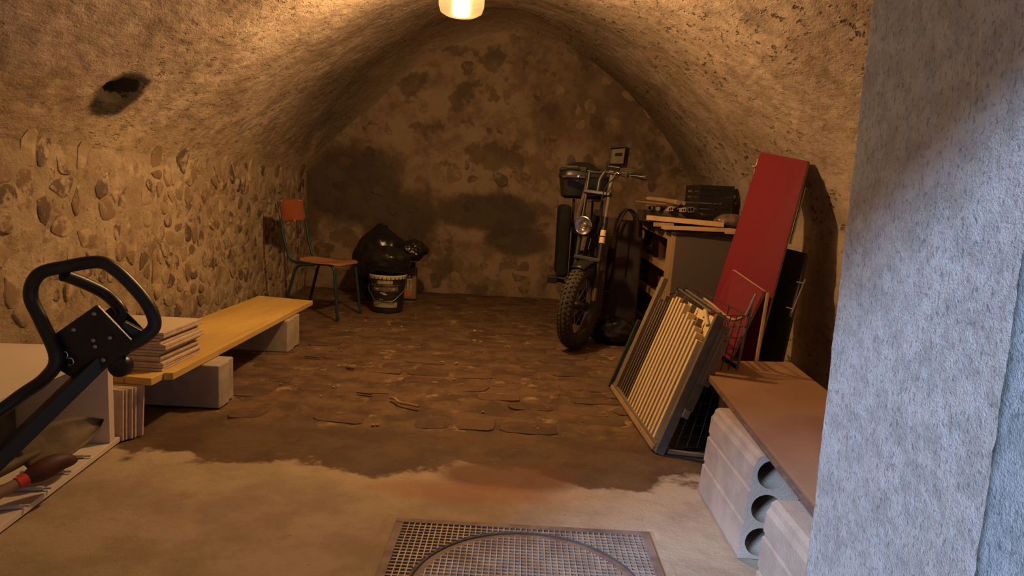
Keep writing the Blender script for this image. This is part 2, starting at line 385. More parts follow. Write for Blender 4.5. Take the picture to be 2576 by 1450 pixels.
def rounded(pts, rad, n=6):          # polyline with rounded corners
    P = [Vector(p) for p in pts]; out = [P[0]]
    for i in range(1, len(P) - 1):
        a, b, c = P[i - 1], P[i], P[i + 1]; r = min(rad, (a - b).length * .48, (c - b).length * .48)
        p, q = b + (a - b).normalized() * r, b + (c - b).normalized() * r
        for k in range(n + 1):
            t = k / n; out.append(p * (1 - t) ** 2 + b * 2 * t * (1 - t) + q * t * t)
    return out + [P[-1]]
# value noise in numpy
TAB = rng.rand(64, 64, 64).astype(np.float32)
def vnoise(x, y, z):
    xi, yi, zi = np.floor(x).astype(int), np.floor(y).astype(int), np.floor(z).astype(int)
    fx, fy, fz = x - xi, y - yi, z - zi
    fx, fy, fz = [t * t * (3 - 2 * t) for t in (fx, fy, fz)]
    g = lambda a, b, c: TAB[(xi + a) % 64, (yi + b) % 64, (zi + c) % 64]
    x0 = lambda b, c: g(0, b, c) * (1 - fx) + g(1, b, c) * fx
    return (x0(0, 0) * (1 - fy) + x0(1, 0) * fy) * (1 - fz) + (x0(0, 1) * (1 - fy) + x0(1, 1) * fy) * fz
def fbm(P, s, o=4, g=.5):
    r = 0; a = 1; t = 0
    for i in range(o):
        r = r + a * vnoise(P[..., 0] * s + 11.3 * i, P[..., 1] * s + 5.7 * i, P[..., 2] * s + 3.1 * i); t += a; a *= g; s *= 2.03
    return r / t - .5
def gridmesh(name, P, mat, flip=False, smooth=True):
    h, w_ = P.shape[:2]
    idx = np.arange(h * w_).reshape(h, w_)
    q = np.stack([idx[:-1, :-1], idx[:-1, 1:], idx[1:, 1:], idx[1:, :-1]], -1).reshape(-1, 4)
    if flip: q = q[:, ::-1]
    me = bpy.data.meshes.new(name)
    me.vertices.add(h * w_); me.vertices.foreach_set('co', P.reshape(-1).astype(np.float32))
    me.loops.add(q.size); me.loops.foreach_set('vertex_index', np.ascontiguousarray(q).reshape(-1).astype(np.int32))
    me.polygons.add(len(q)); me.polygons.foreach_set('loop_start', np.arange(0, q.size, 4, dtype=np.int32))
    me.update(calc_edges=True); me.validate()
    me.polygons.foreach_set('use_smooth', [smooth] * len(q))
    me.materials.append(mat)
    o = bpy.data.objects.new(name, me); COL.objects.link(o); o['_o'] = (0., 0., 0.); ALLP.append(o); return o

# ------------------------------------------------------------------ the cellar shell
XL = lambda Y: -1.82 - .057 * Y
XR = lambda Y: 1.95 - .035 * Y
ZCR = lambda Y: 2.20 + .165 * np.maximum(Y - 3.4, 0)
ZSL = 1.16
ZSR = lambda Y: np.clip(.93 + .083 * (Y - 4), .88, 1.18)
YB = 7.08; YF = 1.2
def vault(Y, u):
    c = (XL(Y) + XR(Y)) / 2; h = (XR(Y) - XL(Y)) / 2
    zs = ZSL + (ZSR(Y) - ZSL) * (u + 1) / 2
    kb = np.clip((Y - 4) / 3, 0, 1)
    ex = np.where(u > 0, 1.95 - .45 * kb, 2.0 - .2 * kb); pb = np.where(u > 0, .75 + .05 * kb, .85)
    return c + u * h, zs + (ZCR(Y) - zs) * np.maximum(1 - np.abs(u) ** ex, 0) ** pb
nY, nU = 330, 330
t = np.linspace(0, 1, nU); u1 = np.sin((t - .5) * math.pi * .97) / math.sin(.5 * math.pi * .97)
Yg, Ug = np.meshgrid(np.linspace(YF - .05, YB + .03, nY), u1, indexing='ij')
Xg, Zg = vault(Yg, Ug)
P = np.stack([Xg, Yg, Zg], -1)
dX, dZ = np.gradient(Xg, axis=1), np.gradient(Zg, axis=1); L = np.hypot(dX, dZ)
N = np.stack([dZ / L, np.zeros_like(L), -dX / L], -1)          # points into the room
amp = .055 * fbm(P, 1.6, 3) + .013 * fbm(P * [1, .6, 1], 7, 4, .6) + .012 * fbm(P, 30, 2)
dh = np.sqrt(((Yg - HOLE[1]) / .11) ** 2 + ((Xg - HOLE[0]) / .085) ** 2 + ((Zg - HOLE[2]) / .055) ** 2) + 1.2 * fbm(P, 14, 3)
amp = amp - .11 * np.clip(1.15 - dh, 0, 1)
amp = amp * np.clip((1 - np.abs(Ug)) / .045, .12, 1)
P = P + N * amp[..., None]
fd = np.clip((Yg - (YB - .75)) / .75, 0, 1); fd = 1 - np.sqrt(1 - fd * fd * .96)
P = P + N * (fd * np.where(Ug < .1, .30, .30 * np.clip(1 - (Ug - .1) / .35, 0, 1)) * np.clip((1 - np.abs(Ug)) / .25, 0, 1))[..., None]
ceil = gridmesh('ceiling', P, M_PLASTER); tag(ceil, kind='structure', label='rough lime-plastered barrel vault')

def seam(z, z0): return np.clip(np.abs(z - z0) / .14, 0, 1)
def disp_left(Y, z): return .03 * fbm(np.stack([Y * 0 + 3., Y, z], -1), 1.5, 3) + .028 * fbm(np.stack([Y * 0 + 9., Y, z], -1), 9, 4, .6)
nY, nZ = 300, 66
Yg, Zg = np.meshgrid(np.linspace(YF - .05, YB + .05, nY), np.linspace(-.03, ZSL + .03, nZ), indexing='ij')
Xg = XL(Yg) + disp_left(Yg, Zg) * np.clip((ZSL + .02 - Zg) / .12, 0, 1)
wall_left = gridmesh('wall_left', np.stack([Xg, Yg, Zg], -1), M_MORTAR, True); tag(wall_left, kind='structure', label='rubble stone wall with lime mortar')
nZ = 74
Yg, Zg = np.meshgrid(np.linspace(YF - .05, YB + .05, nY), np.linspace(0, 1, nZ), indexing='ij')
Zg = -.03 + Zg * (ZSR(Yg) + .05)
P = np.stack([XR(Yg), Yg, Zg], -1); P[..., 0] -= (.04 * fbm(P, 1.6, 3) + .03 * fbm(P, 7, 4, .6)) * np.clip((ZSR(Yg) + .02 - Zg) / .15, .05, 1)
tag(gridmesh('wall_right', P, M_PLASTER), kind='structure', label='plastered right wall behind the stored panels')
def disp_back(X, z): return .05 * fbm(np.stack([X, X * 0 + 1., z], -1), 1.5, 3) + .045 * fbm(np.stack([X, X * 0 + 4., z], -1), 7, 4, .6)
Xg, Zg = np.meshgrid(np.linspace(-2.35, 1.85, 190), np.linspace(-.03, 2.98, 135), indexing='ij')
wall_back = gridmesh('wall_back', np.stack([Xg, YB - .06 - disp_back(Xg, Zg), Zg], -1), M_BACK); tag(wall_back, kind='structure', label='dark damp rubble end wall')

# stones: rounded irregular cells of a relaxed Voronoi, each a mesh of its own
def clip(poly, a, b):      # keep the side nearer a than b
    m_ = ((a[0] + b[0]) / 2, (a[1] + b[1]) / 2); n_ = (b[0] - a[0], b[1] - a[1]); out = []
    for i in range(len(poly)):
        p, q = poly[i], poly[(i + 1) % len(poly)]
        dp = (p[0] - m_[0]) * n_[0] + (p[1] - m_[1]) * n_[1]; dq = (q[0] - m_[0]) * n_[0] + (q[1] - m_[1]) * n_[1]
        if dp <= 0: out.append(p)
        if (dp < 0) != (dq < 0) and dp != dq:
            t_ = dp / (dp - dq); out.append((p[0] + (q[0] - p[0]) * t_, p[1] + (q[1] - p[1]) * t_))
    return out
def cells(pts, rad):
    res = []
    for i, a in enumerate(pts):
        poly = [(a[0] + rad * math.cos(k * math.pi / 4), a[1] + rad * math.sin(k * math.pi / 4)) for k in range(8)]
        for j, b in enumerate(pts):
            if j != i and abs(a[0] - b[0]) < 2 * rad and abs(a[1] - b[1]) < 2 * rad: poly = clip(poly, a, b)
            if len(poly) < 3: break
        res.append(poly)
    return res
def chaikin(p):
    o = []
    for i in range(len(p)):
        a, b = p[i], p[(i + 1) % len(p)]
        o += [(a[0] * .75 + b[0] * .25, a[1] * .75 + b[1] * .25), (a[0] * .25 + b[0] * .75, a[1] * .25 + b[1] * .75)]
    return o
def stonemesh(poly, c, shrink, h, name, mat, parent, place, flat=.8):
    n0 = [(c[0] + (p[0] - c[0]) * shrink * random.uniform(.88, 1.06), c[1] + (p[1] - c[1]) * shrink * random.uniform(.88, 1.06)) for p in poly]
    ring = chaikin(n0)
    if len(ring) < 6: return None
    vs = []; n = len(ring); ls = ((1.03, -.015), (1., .0), (.91, .62), (flat, 1.), )
    tilt = (random.uniform(-.04, .04), random.uniform(-.04, .04))
    for s_, hh in ls:
        for p in ring:
            dx, dy = (p[0] - c[0]) * s_, (p[1] - c[1]) * s_
            hz = hh if hh < 0 else h * hh + (tilt[0] * dx + tilt[1] * dy if hh > .1 else 0) + random.uniform(-.0012, .0012)
            vs.append(place(c[0] + dx, c[1] + dy, hz))
    vs.append(place(c[0], c[1], h * 1.03)); fs = []
    for i in range(len(ls) - 1):
        for k in range(n): fs.append((i * n + k, i * n + (k + 1) % n, (i + 1) * n + (k + 1) % n, (i + 1) * n + k))
    b_ = (len(ls) - 1) * n
    for k in range(n): fs.append((b_ + k, b_ + (k + 1) % n, len(vs) - 1))
    q = MB(); q.v = [Vector(v) for v in vs]; q.f = fs
    if (q.v[fs[-1][1]] - q.v[fs[-1][0]]).cross(q.v[fs[-1][2]] - q.v[fs[-1][0]]).dot(Vector(place(c[0], c[1], 1.)) - Vector(place(c[0], c[1], 0.))) < 0: q.f = [x[::-1] for x in fs]
    return q
def scatter(x0, x1, y0, y1, dx, dy, jit=.42):
    pts = []; r = 0; y = y0 + dy / 2
    while y < y1:
        x = x0 + dx / 2 + (r % 2) * dx / 2
        while x < x1:
            pts.append((x + random.uniform(-jit, jit) * dx, y + random.uniform(-jit, jit) * dy)); x += dx
        y += dy; r += 1
    return pts
def left_surf(Y, z):
    if z <= ZSL: return XL(Y)
    k = min(.95, (z - ZSL) / (ZCR(Y) - ZSL)); u = (1 - k ** (1 / .85)) ** (1 / 2.0)
    return (XL(Y) + XR(Y)) / 2 - u * (XR(Y) - XL(Y)) / 2
small = [MB(), MB(), MB()]
pts = scatter(2.35, 7.0, .02, 1.11, .150, .112, .62)
extra = scatter(2.35, 7.0, .02, 1.11, .15, .112, .5)
allp = pts + [p for p in extra if min((p[0] - q[0]) ** 2 + (p[1] - q[1]) ** 2 for q in pts) > .055 ** 2]
cl = cells(allp, .12); cnt = 0
for n_i, (c, poly) in enumerate(zip(allp, cl)):
    if len(poly) < 4 or random.random() < .08: continue
    if random.random() < .55 * max(0, min(1, (3.9 - c[0]) / 1.2)): continue
    Yc, zc = c
    if zc > 1.14 and random.random() < .35 + (zc - 1.14) * 2.5: continue
    base = float(disp_left(np.array([Yc]), np.array([zc]))[0]) * min(1, max(0, (ZSL + .02 - zc) / .12))
    h = random.choice((.001, .003, .004, .006, .009)); sh = random.uniform(.60, 1.0)
    st = stonemesh(poly, c, sh, h, 'stone', None, None, lambda a, b, hz, base=base: (left_surf(a, b) + base + hz + .0015, a, b), random.uniform(.65, .85))
    if st is None: continue
    if n_i < len(pts) and cnt < 296:
        st.build('stone', random.choices(M_ST, (3, 4, 3))[0], wall_left, True); cnt += 1
    else: small[random.choices((0, 1, 2), (5, 4, 2))[0]].add(st.v, st.f)
for k in range(3): tag(small[k].build('small_stones', M_ST[k], wall_left, True), kind='stuff')
pts = scatter(-2.1, 1.7, .05, 2.3, .19, .15)
cl = cells(pts, .16); cnt = 0
for c, poly in zip(pts, cl):
    if len(poly) < 4 or random.random() < .42 + max(0, c[1] - 1.3) * .4 or cnt > 180: continue
    base = float(disp_back(np.array([c[0]]), np.array([c[1]]))[0])
    st = stonemesh(poly, c, random.uniform(.55, .88), random.choice((.001, .004, .008)), 'stone', None, None, lambda a, b, hz, base=base: (a, YB - .06 - base - hz + .001, b), random.uniform(.65, .85))
    if st: st.build('stone', random.choices(M_STB, (3, 2))[0], wall_back, True); cnt += 1

# floor: screed in front, trodden earth with pavers behind
def zf(X, Y):
    q = np.stack([X, Y, X * 0], -1)
    return .010 * fbm(q, 2, 3) + .006 * fbm(q, 11, 3) * (1 + (Y > 2.9) * 1.2) - .004
Xg, Yg = np.meshgrid(np.linspace(-2.4, 2.0, 260), np.linspace(.2, 7.15, 400), indexing='ij')
Zf = zf(Xg, Yg); Zf = np.where((Xg > -.36) & (Xg < .46) & (Yg < 2.07) & (Yg > 1.25), -.03, Zf)
floor = gridmesh('floor', np.stack([Xg, Yg, Zf], -1), M_FLOOR); tag(floor, kind='structure', label='damp brown cellar floor, screed in front and pavers behind')
prow = []; y = 2.93; r = 0
while y < 6.95:
    hgt = random.uniform(.11, .16); x = -2.0 + random.uniform(0, .2)
    while x < 1.7:
        ln = random.uniform(.14, .27); prow.append((x, y, ln, hgt, r)); x += ln + .012
    y += hgt + .012; r += 1
rest = MB(); cnt = 0
for x, y, ln, hgt, r in prow:
    if x > 1.6 or x < -1.9: continue
    keep = .62 if x > -.2 else .34
    if random.random() > keep: continue
    c = (x + ln / 2, y + hgt / 2); g = .006
    j = lambda: random.uniform(-.014, .014)
    poly = [(x + g + j(), y + g + j()), (x + ln - g + j(), y + g + j()), (x + ln - g + j(), y + hgt - g + j()), (x + g + j(), y + hgt - g + j())]
    ring = chaikin([poly[0], ((poly[0][0] + poly[1][0]) / 2, poly[0][1] + j() * .5), poly[1], ((poly[1][0] + poly[2][0]) / 2, (poly[1][1] + poly[2][1]) / 2), poly[2], ((poly[2][0] + poly[3][0]) / 2, poly[2][1] + j() * .5), poly[3]])
    z0 = float(zf(np.array([c[0]]), np.array([c[1]]))[0]); h = random.uniform(.001, .0055)
    n = len(ring); vs = []; tl = (random.uniform(-.02, .02), random.uniform(-.02, .02))
    for s_, hz in ((1.02, -.015), (.99, h * .5), (.93, h)):
        for p in ring: vs.append((c[0] + (p[0] - c[0]) * s_, c[1] + (p[1] - c[1]) * s_, z0 + hz + (tl[0] * (p[0] - c[0]) + tl[1] * (p[1] - c[1]) if hz > 0 else 0)))
    vs.append((c[0], c[1], z0 + h + .0006)); fs = [(i * n + k, i * n + (k + 1) % n, (i + 1) * n + (k + 1) % n, (i + 1) * n + k) for i in range(2) for k in range(n)]
    fs += [(2 * n + k, 2 * n + (k + 1) % n, 3 * n) for k in range(n)]
    if cnt < 290: MB().add(vs, fs).build('paver', M_PAVER, floor, True); cnt += 1
    else: rest.add(vs, fs)
if rest.v: tag(rest.build('paver_field', M_PAVER, floor, True), kind='stuff')

# door wall: thick rough-cast masonry with a low doorway; the camera looks in through it
def roughface(o, a, b, na, nb, am, nrm, s=14, edge=0.):
    o, a, b, nrm = [np.array(x, float) for x in (o, a, b, nrm)]
    U_, V_ = np.meshgrid(np.linspace(0, 1, na), np.linspace(0, 1, nb), indexing='ij')
    P = o + U_[..., None] * a + V_[..., None] * b
    d = am * (fbm(P, s, 4, .6) * 1.6 + .5 * fbm(P, s * 6, 2))
    if edge:
        la = np.linalg.norm(a); e = np.clip(1 - (1 - U_) * la / edge, 0, 1); d = d - e ** 2 * edge * .8
    return P + d[..., None] * nrm
XJ = .552
j1 = roughface((XJ, .76, -.02), (0, .445, 0), (0, 0, 2.0), 130, 520, .0032, (-1, 0, 0), 22, .03)
wf = gridmesh('wall_front', j1, M_JAMB, True); tag(wf, kind='structure', label='rough-cast reveal of the doorway, lit blue by daylight')
j2 = roughface((XJ + .035, .40, -.02), (0, .38, 0), (0, 0, 2.0), 60, 260, .03, (-1, 0, 0), 7)
o = gridmesh('rough_masonry', j2, M_JAMB, True); o.parent = wf
mb = MB()
mb.box(XJ + .03, 2.4, .40, 1.195, -.05, 2.6)           # right pier
mb.box(-2.6, -1.10, .40, 1.195, -.05, 2.6)             # left pier
mb.box(-1.12, XJ + .05, .42, 1.195, 1.44, 2.6)           # lintel
o = mb.build('masonry_pier', M_JAMB, wf)
# ground outside the door
mb = MB(); mb.box(-3, 3, -4, .45, -.12, -.01)
tag(mb.build('ground', M_BLOCK), kind='structure', label='ground outside the doorway')

# ------------------------------------------------------------------ ceiling lamp
t_ = empty('ceiling_lamp', (LAMP.x, LAMP.y, 2.26), 'glowing glass jar lamp under the top of the vault', 'lamp')
lx, ly, lz = LAMP
b = MB(); b.lathe((lx, ly, 0), [(.06, 2.27), (.075, 2.26), (.085, 2.20), (.118, 2.175), (.120, 2.155)], 32, capb=True); b.build('fitting', M_RIM, t_, True)
gm = bpy.data.materials.new('lamp_glass'); gm.use_nodes = True; nt = gm.node_tree; nt.nodes.clear()
out = nt.nodes.new('ShaderNodeOutputMaterial'); tr = nt.nodes.new('ShaderNodeBsdfTransparent'); tr.inputs[0].default_value = (1, .93, .78, 1)
gl = nt.nodes.new('ShaderNodeBsdfGlossy'); gl.inputs['Roughness'].default_value = .12; tl = nt.nodes.new('ShaderNodeBsdfTranslucent'); tl.inputs[0].default_value = (1, .85, .55, 1)
m1 = nt.nodes.new('ShaderNodeMixShader'); m1.inputs[0].default_value = .006; m2 = nt.nodes.new('ShaderNodeMixShader'); m2.inputs[0].default_value = .05
nt.links.new(tr.outputs[0], m1.inputs[1]); nt.links.new(tl.outputs[0], m1.inputs[2]); nt.links.new(m1.outputs[0], m2.inputs[1]); nt.links.new(gl.outputs[0], m2.inputs[2]); nt.links.new(m2.outputs[0], out.inputs[0])
b = MB(); b.lathe((lx, ly, 0), [(.116, 2.155), (.117, 2.05), (.115, 1.98), (.105, 1.95), (.08, 1.935), (.04, 1.926), (.004, 1.924)], 40, capb=False); b.build('glass_jar', gm, t_, True)
em = bpy.data.materials.new('lamp_filament_glow'); em.use_nodes = True; nt = em.node_tree; nt.nodes.clear()
out = nt.nodes.new('ShaderNodeOutputMaterial'); e = nt.nodes.new('ShaderNodeEmission'); e.inputs[0].default_value = (1, .62, .31, 1); e.inputs[1].default_value = LAMP_STRENGTH / 10; nt.links.new(e.outputs[0], out.inputs[0])
b = MB(); b.lathe((lx, ly, 0), [(.012, 2.10), (.03, 2.085), (.042, 2.055), (.044, 2.03), (.036, 2.0), (.018, 1.982), (.003, 1.978)], 24, capb=True); b.build('bulb', em, t_, True)
b = MB(); b.cyl((lx, ly, 2.095), (lx, ly, 2.17), .016); b.build('bulb_socket', M_BLKP, t_)

# ------------------------------------------------------------------ manhole cover
t_ = empty('manhole_cover', (.05, 1.72, 0), 'square cast manhole cover with round lid set in the floor', 'manhole cover')
MB().box(-.39, .49, 1.22, 2.10, -.04, -.0005).build('mortar_bed', M_FLOOR, t_)
b = MB(); b.box(-.345, .445, 1.27, 2.055, -.03, .002); b.build('plate', M_CAST, t_, bevel=.003)
b = MB()
for x0, x1, y0, y1 in ((-.352, -.325, 1.27, 2.0355), (.425, .452, 1.27, 2.0355), (-.352, .452, 2.036, 2.062)): b.box(x0, x1, y0, y1, -.02, .007)
b.build('frame', M_CAST, t_, bevel=.002)
cx, cy, RR = .062, 1.690, .315
b = MB(); g = .0176
n_ = int(.75 / g)
for i in range(1, n_ + 1):
    x = -.325 + i * g
    if x > .42: continue
    hw = RR + .014; y0 = 1.28; y1 = 2.036
    dx = abs(x - cx)
    if dx < hw:
        yy = cy + math.sqrt(hw * hw - dx * dx); b.box(x - .0019, x + .0019, yy, y1, 0, .0062)
    else: b.box(x - .0019, x + .0019, y0, y1, 0, .0062)
for i in range(1, 44):
    y = 2.036 - i * g
    if y < 1.28: continue
    hw = RR + .014; dy = abs(y - cy)
    if dy < hw:
        xx = math.sqrt(hw * hw - dy * dy); b.box(-.325, cx - xx, y - .0019, y + .0019, 0, .006); b.box(cx + xx, .425, y - .0019, y + .0019, 0, .006)
    else: b.box(-.325, .425, y - .0019, y + .0019, 0, .006)
tag(b.build('tread_grid', M_RIB, t_), kind='stuff')
lid = MB().lathe((cx, cy, 0), [(RR - .006, -.01), (RR - .006, .0035)], 72).build('lid', M_CAST, t_)
b = MB().tube([(cx + (RR + .006) * math.cos(a * math.pi / 48), cy + (RR + .006) * math.sin(a * math.pi / 48), .001) for a in range(96)], .0055, 6, True)
b.build('lid_ring', M_DUST, t_)
b = MB()
for i in range(-18, 19):
    d = i * g
    if abs(d) > RR - .03: continue
    hh = math.sqrt((RR - .02) ** 2 - d * d)
    b.box(cx + d - .0018, cx + d + .0018, cy - hh, cy + hh, .003, .0068); b.box(cx - hh, cx + hh, cy + d - .0018, cy + d + .0018, .003, .0066)
o = b.build('lid_tread', M_RIB, t_); tag(o, kind='stuff')

# ------------------------------------------------------------------ left: plank bench on two blocks
def kerb(x1, y0, y1, h, ln, lab):
    tt = .03
    poly = [(x1 - ln, y0, 0), (x1 - .004, y0, 0), (x1, y0 + tt, 0), (x1, y0 + .105, 0), (x1 - .016, y0 + .118, 0), (x1 - .010, y1 - .01, 0), (x1 - .02, y1, 0), (x1 - ln, y1, 0)]
    o = MB().prism([(p[0], p[1], .001) for p in poly], (0, 0, h)).build('concrete_block', M_BLOCK, None, False, .006)
    tag(o, lab, 'block', 'blocks under the yellow plank'); return o
kerb(-1.352, 3.03, 3.215, .203, .5, 'near grey concrete block carrying the front end of the yellow plank')
kerb(-1.418, 4.15, 4.40, .203, .5, 'far grey concrete block carrying the yellow plank beside the chair')
t_ = empty('shuttering_plank', (-1.63, 3.7, .206), 'long yellow shuttering plank laid across two concrete blocks', 'plank')
A = Vector((-1.430, 2.665, .207)); Bf = Vector((-1.446, 4.735, .207)); Cn = Vector((-1.87, 2.71, .207)); Df = Vector((-1.865, 4.83, .207))
def lerp(a, b, k): return a + (b - a) * k
zt = Vector((0, 0, .031))
for k0, k1, nm in ((0, .082, 'edge_strip'), (.090, .355, 'board'), (.363, .675, 'board'), (.683, 1, 'board')):
    n0, n1, f0, f1 = lerp(A, Cn, k0), lerp(A, Cn, k1), lerp(Bf, Df, k0), lerp(Bf, Df, k1)
    if nm == 'edge_strip': n0 = n0 + Vector((0, .10, 0)); n1 = n1 + Vector((0, .09, 0))
    MB().prism([n0, n1, f1, f0], zt).build(nm, M_YPLY, t_, bevel=.0025)
ordn = ['topmost', 'second', 'third', 'fourth', 'fifth', 'sixth', 'seventh', 'eighth', 'ninth', 'tenth', 'eleventh', 'twelfth', 'thirteenth']
z = .2385; n_ = 13; th = .0128
proto = None
def tile_mesh(sx, sy, th):
    b_ = MB().box(0, sx, 0, sy, 0, th); me = bpy.data.meshes.new('tile'); me.from_pydata([tuple(v) for v in b_.v], [], b_.f)
    me.materials.append(M_TILE); me.materials.append(M_TEDGE)
    for i, p in enumerate(me.polygons): p.material_index = 0 if i < 2 else 1
    return me
tm = tile_mesh(.34, .34, th * .86); tmb = tile_mesh(.30, .30, th * .86)
for i in range(n_):
    k = n_ - 1 - i
    big = k not in (8, 11)
    o = bpy.data.objects.new('tile', tm); COL.objects.link(o)
    jx = random.uniform(-.012, .010) + (.012 if k in (4, 5, 6) else 0) + (.01 if k == 0 else 0); jy = random.uniform(-.01, .014)
    o.location = (-1.825 + jx, 2.775 + jy, z + i * th); o.rotation_euler = (0, 0, random.uniform(-.015, .015))
    md = o.modifiers.new('bevel', 'BEVEL'); md.width = .0012; md.segments = 1
    w_ = 'topmost' if k == 0 else ordn[k] + ' from the top'
    tag(o, 'square cream tile, %s in the stack on the yellow plank' % w_, 'tile', 'tiles stacked on the yellow plank')
# tiles standing behind the white cabinet
tu = tile_mesh(.20, .009, .205)
for i in range(7):
    o = bpy.data.objects.new('tile', tu); COL.objects.link(o)
    last = i >= 5
    o.location = (-1.742 + .0062 * i, 2.588 + .0105 * i + (.012 if last else 0), .002); o.rotation_euler = (-.05 - (.04 if last else 0), 0, .02 * (i % 3) - .03)
    w_ = ['frontmost', 'second from the front', 'third from the front', 'fourth from the front', 'fifth from the front', 'second from the back, leaning away', 'rearmost'][i]
    tag(o, 'cream tile standing on edge behind the white cabinet, ' + w_, 'tile', 'tiles standing behind the white cabinet')

# ------------------------------------------------------------------ white cabinet lying on its side
t_ = empty('white_cabinet', (-1.68, 2.1, 0), 'white open cabinet carcass lying on its side at the left wall', 'cabinet')
ey = Vector((-.109, .994, 0)); ex = Vector((-.994, -.109, 0))     # along the front edge / towards the wall
O = Vector((-1.548, 2.575, .002))
b = MB(); b.obox(O - ey * 1.35 + Vector((0, 0, 0)), ey * 1.35, ex * .40, (0, 0, .02)); b.build('side_board', M_WHITE, t_, bevel=.0015)
b = MB(); b.obox(O - ey * 1.35 + ex * .005 + Vector((0, 0, .372)), ey * 1.33, ex * .41, (0, 0, .02)); b.build('side_board', M_WHITE, t_, bevel=.0015)
b = MB(); b.obox(O - ey * .072 + ex * .004 + Vector((0, 0, .0205)), ey * .040, ex * .37, (0, 0, .351)); b.build('end_board', M_WHITE, t_, bevel=.0015)
b = MB(); b.obox(O - ey * 1.3 + ex * .33 + Vector((0, 0, .0205)), ey * 1.21, ex * .012, (0, 0, .351)); b.build('back_board', M_DARKBK, t_, bevel=.001)
for (xa, ya), (xb, yb) in (((-1.625, 2.337), (-1.548, 2.352)), ((-1.66, 2.19), (-1.53, 2.215)), ((-1.64, 2.055), (-1.508, 2.083)), ((-1.60, 1.915), (-1.490, 1.957))):
    p, q = Vector((xa, ya, .030)), Vector((xb, yb, .030)); d = (q - p).normalized()
    o = MB().cyl(p, q, .0075, 10).build('plastic_peg', M_DOWEL, None, True)
    n_ = MB().cyl(q, q + d * .024, .0045, 8)
    n_.build('tip', M_DOWEL, o, True)
    nm = {2.337: 'farthest', 2.19: 'second farthest', 2.055: 'third farthest', 1.915: 'nearest'}[ya]
    tag(o, 'pale grey peg lying on the cabinet board, %s of four' % nm, 'peg', 'pegs on the white cabinet board')

# ------------------------------------------------------------------ black tubular machine handle
t_ = empty('tubular_handle', (-1.32, 1.7, 0), 'black bent steel tube handle with bolted plate in left foreground', 'handle')
r = .0185
outer = [(-1.46, 1.55, .02), (-1.47, 1.72, .30), (-1.40, 1.83, .405), (-1.325, 1.86, .470), (-1.30, 1.87, .53), (-1.345, 1.88, .63), (-1.372, 1.88, .70), (-1.345, 1.88, .762), (-1.28, 1.90, .785), (-1.20, 1.92, .800), (-1.155, 1.93, .775), (-1.10, 1.94, .715), (-1.065, 1.94, .665), (-1.055, 1.94, .62), (-1.08, 1.93, .585), (-1.125, 1.92, .555)]
MB().tube(spline(outer, 7), r, 16).build('outer_tube', M_BLK, t_, True)
inner = [(-1.289, 1.9, 0.76), (-1.271, 1.95, 0.735), (-1.237, 2.0, 0.697), (-1.197, 2.0, 0.66), (-1.186, 2.0, 0.631), (-1.2, 1.98, 0.606)]
MB().tube(spline(inner, 7), r * .97, 16).build('inner_tube', M_BLK, t_, True)
MB().bar((-1.20, 1.92, .515), (-1.50, 1.60, .10), .04, .042).build('rail', M_BLK, t_, bevel=.004)
pl = [(-1.335, 1.885, .575), (-1.197, 1.895, .680), (-1.095, 1.905, .568), (-1.135, 1.90, .525), (-1.255, 1.895, .452), (-1.335, 1.89, .50)]
MB().prism(pl, (.002, .012, .001)).build('plate', M_BLKP, t_, bevel=.003)
MB().prism([(p[0] * .9 - .118, p[1] + .10, p[2] * .9 + .060) for p in pl], (0, .006, 0)).build('plate', M_BLKP, t_, bevel=.002)
for px_, pz_ in ((-1.20, .655), (-1.257, .607), (-1.157, .588), (-1.200, .560), (-1.178, .522), (-1.205, .578)):
    MB().lathe((px_, 1.893 if px_ > -1.25 else 1.888, pz_), [(.0062, -.002), (.0062, .004), (.004, .0062)], 10, (0, -1, 0)).build('bolt', M_STEEL, t_, True)
for px_, pz_ in ((-1.284, .533), (-1.268, .515)):
    MB().tube([(px_ + .010 * math.cos(a), 1.882, pz_ + .010 * math.sin(a)) for a in [k * .5 for k in range(-4, 5)]], .0022, 6).build('clip_ring', M_CHROME, t_, True)
MB().lathe((-1.145, 1.90, .500), [(.012, 0), (.03, .003), (.033, .01), (.033, .028), (.03, .035), (.012, .038)], 24, (0, 1, 0)).build('wheel', M_BLKP, t_, True)
MB().bar((-1.15, 1.93, .61), (-1.10, 1.95, .575), .03, .05).build('bracket', M_BLKP, t_, bevel=.004)

# ------------------------------------------------------------------ spade and red-collared tool
t_ = empty('spade', (-1.6, 2.1, .04), 'rust-brown pointed spade with grey handle lying in the white cabinet', 'spade')
tip = Vector((-1.468, 2.33, .165)); so_ = Vector((-1.590, 2.10, .110))
ax = (tip - so_).normalized(); sd_ = ax.cross(Vector((0, 0, 1))).normalized(); up = sd_.cross(ax); sd_ = sd_ * .78 - up * .62; up = sd_.cross(ax)
vs = []; NS, NT = 12, 8
for i in range(NS + 1):
    k = i / NS; wd = .078 * (1 - k ** 2.6) ** .8 if k > .12 else .055 + .19 * k
    for j in range(NT + 1):
        s_ = (j / NT) * 2 - 1; vs.append(so_ + ax * (k * .275) + sd_ * (s_ * wd) + up * (.020 * s_ * s_ + .012 * math.sin(k * 3)))
b = MB(); b.add(vs, [(i * (NT + 1) + j, i * (NT + 1) + j + 1, (i + 1) * (NT + 1) + j + 1, (i + 1) * (NT + 1) + j) for i in range(NS) for j in range(NT)])
o = b.build('blade', M_RUST, t_, True); md = o.modifiers.new('thick', 'SOLIDIFY'); md.thickness = .003
MB().tube([so_ + ax * .06, so_ - ax * .03, so_ - ax * .10], [.012, .018, .02], 12).build('socket', M_RUST, t_, True)
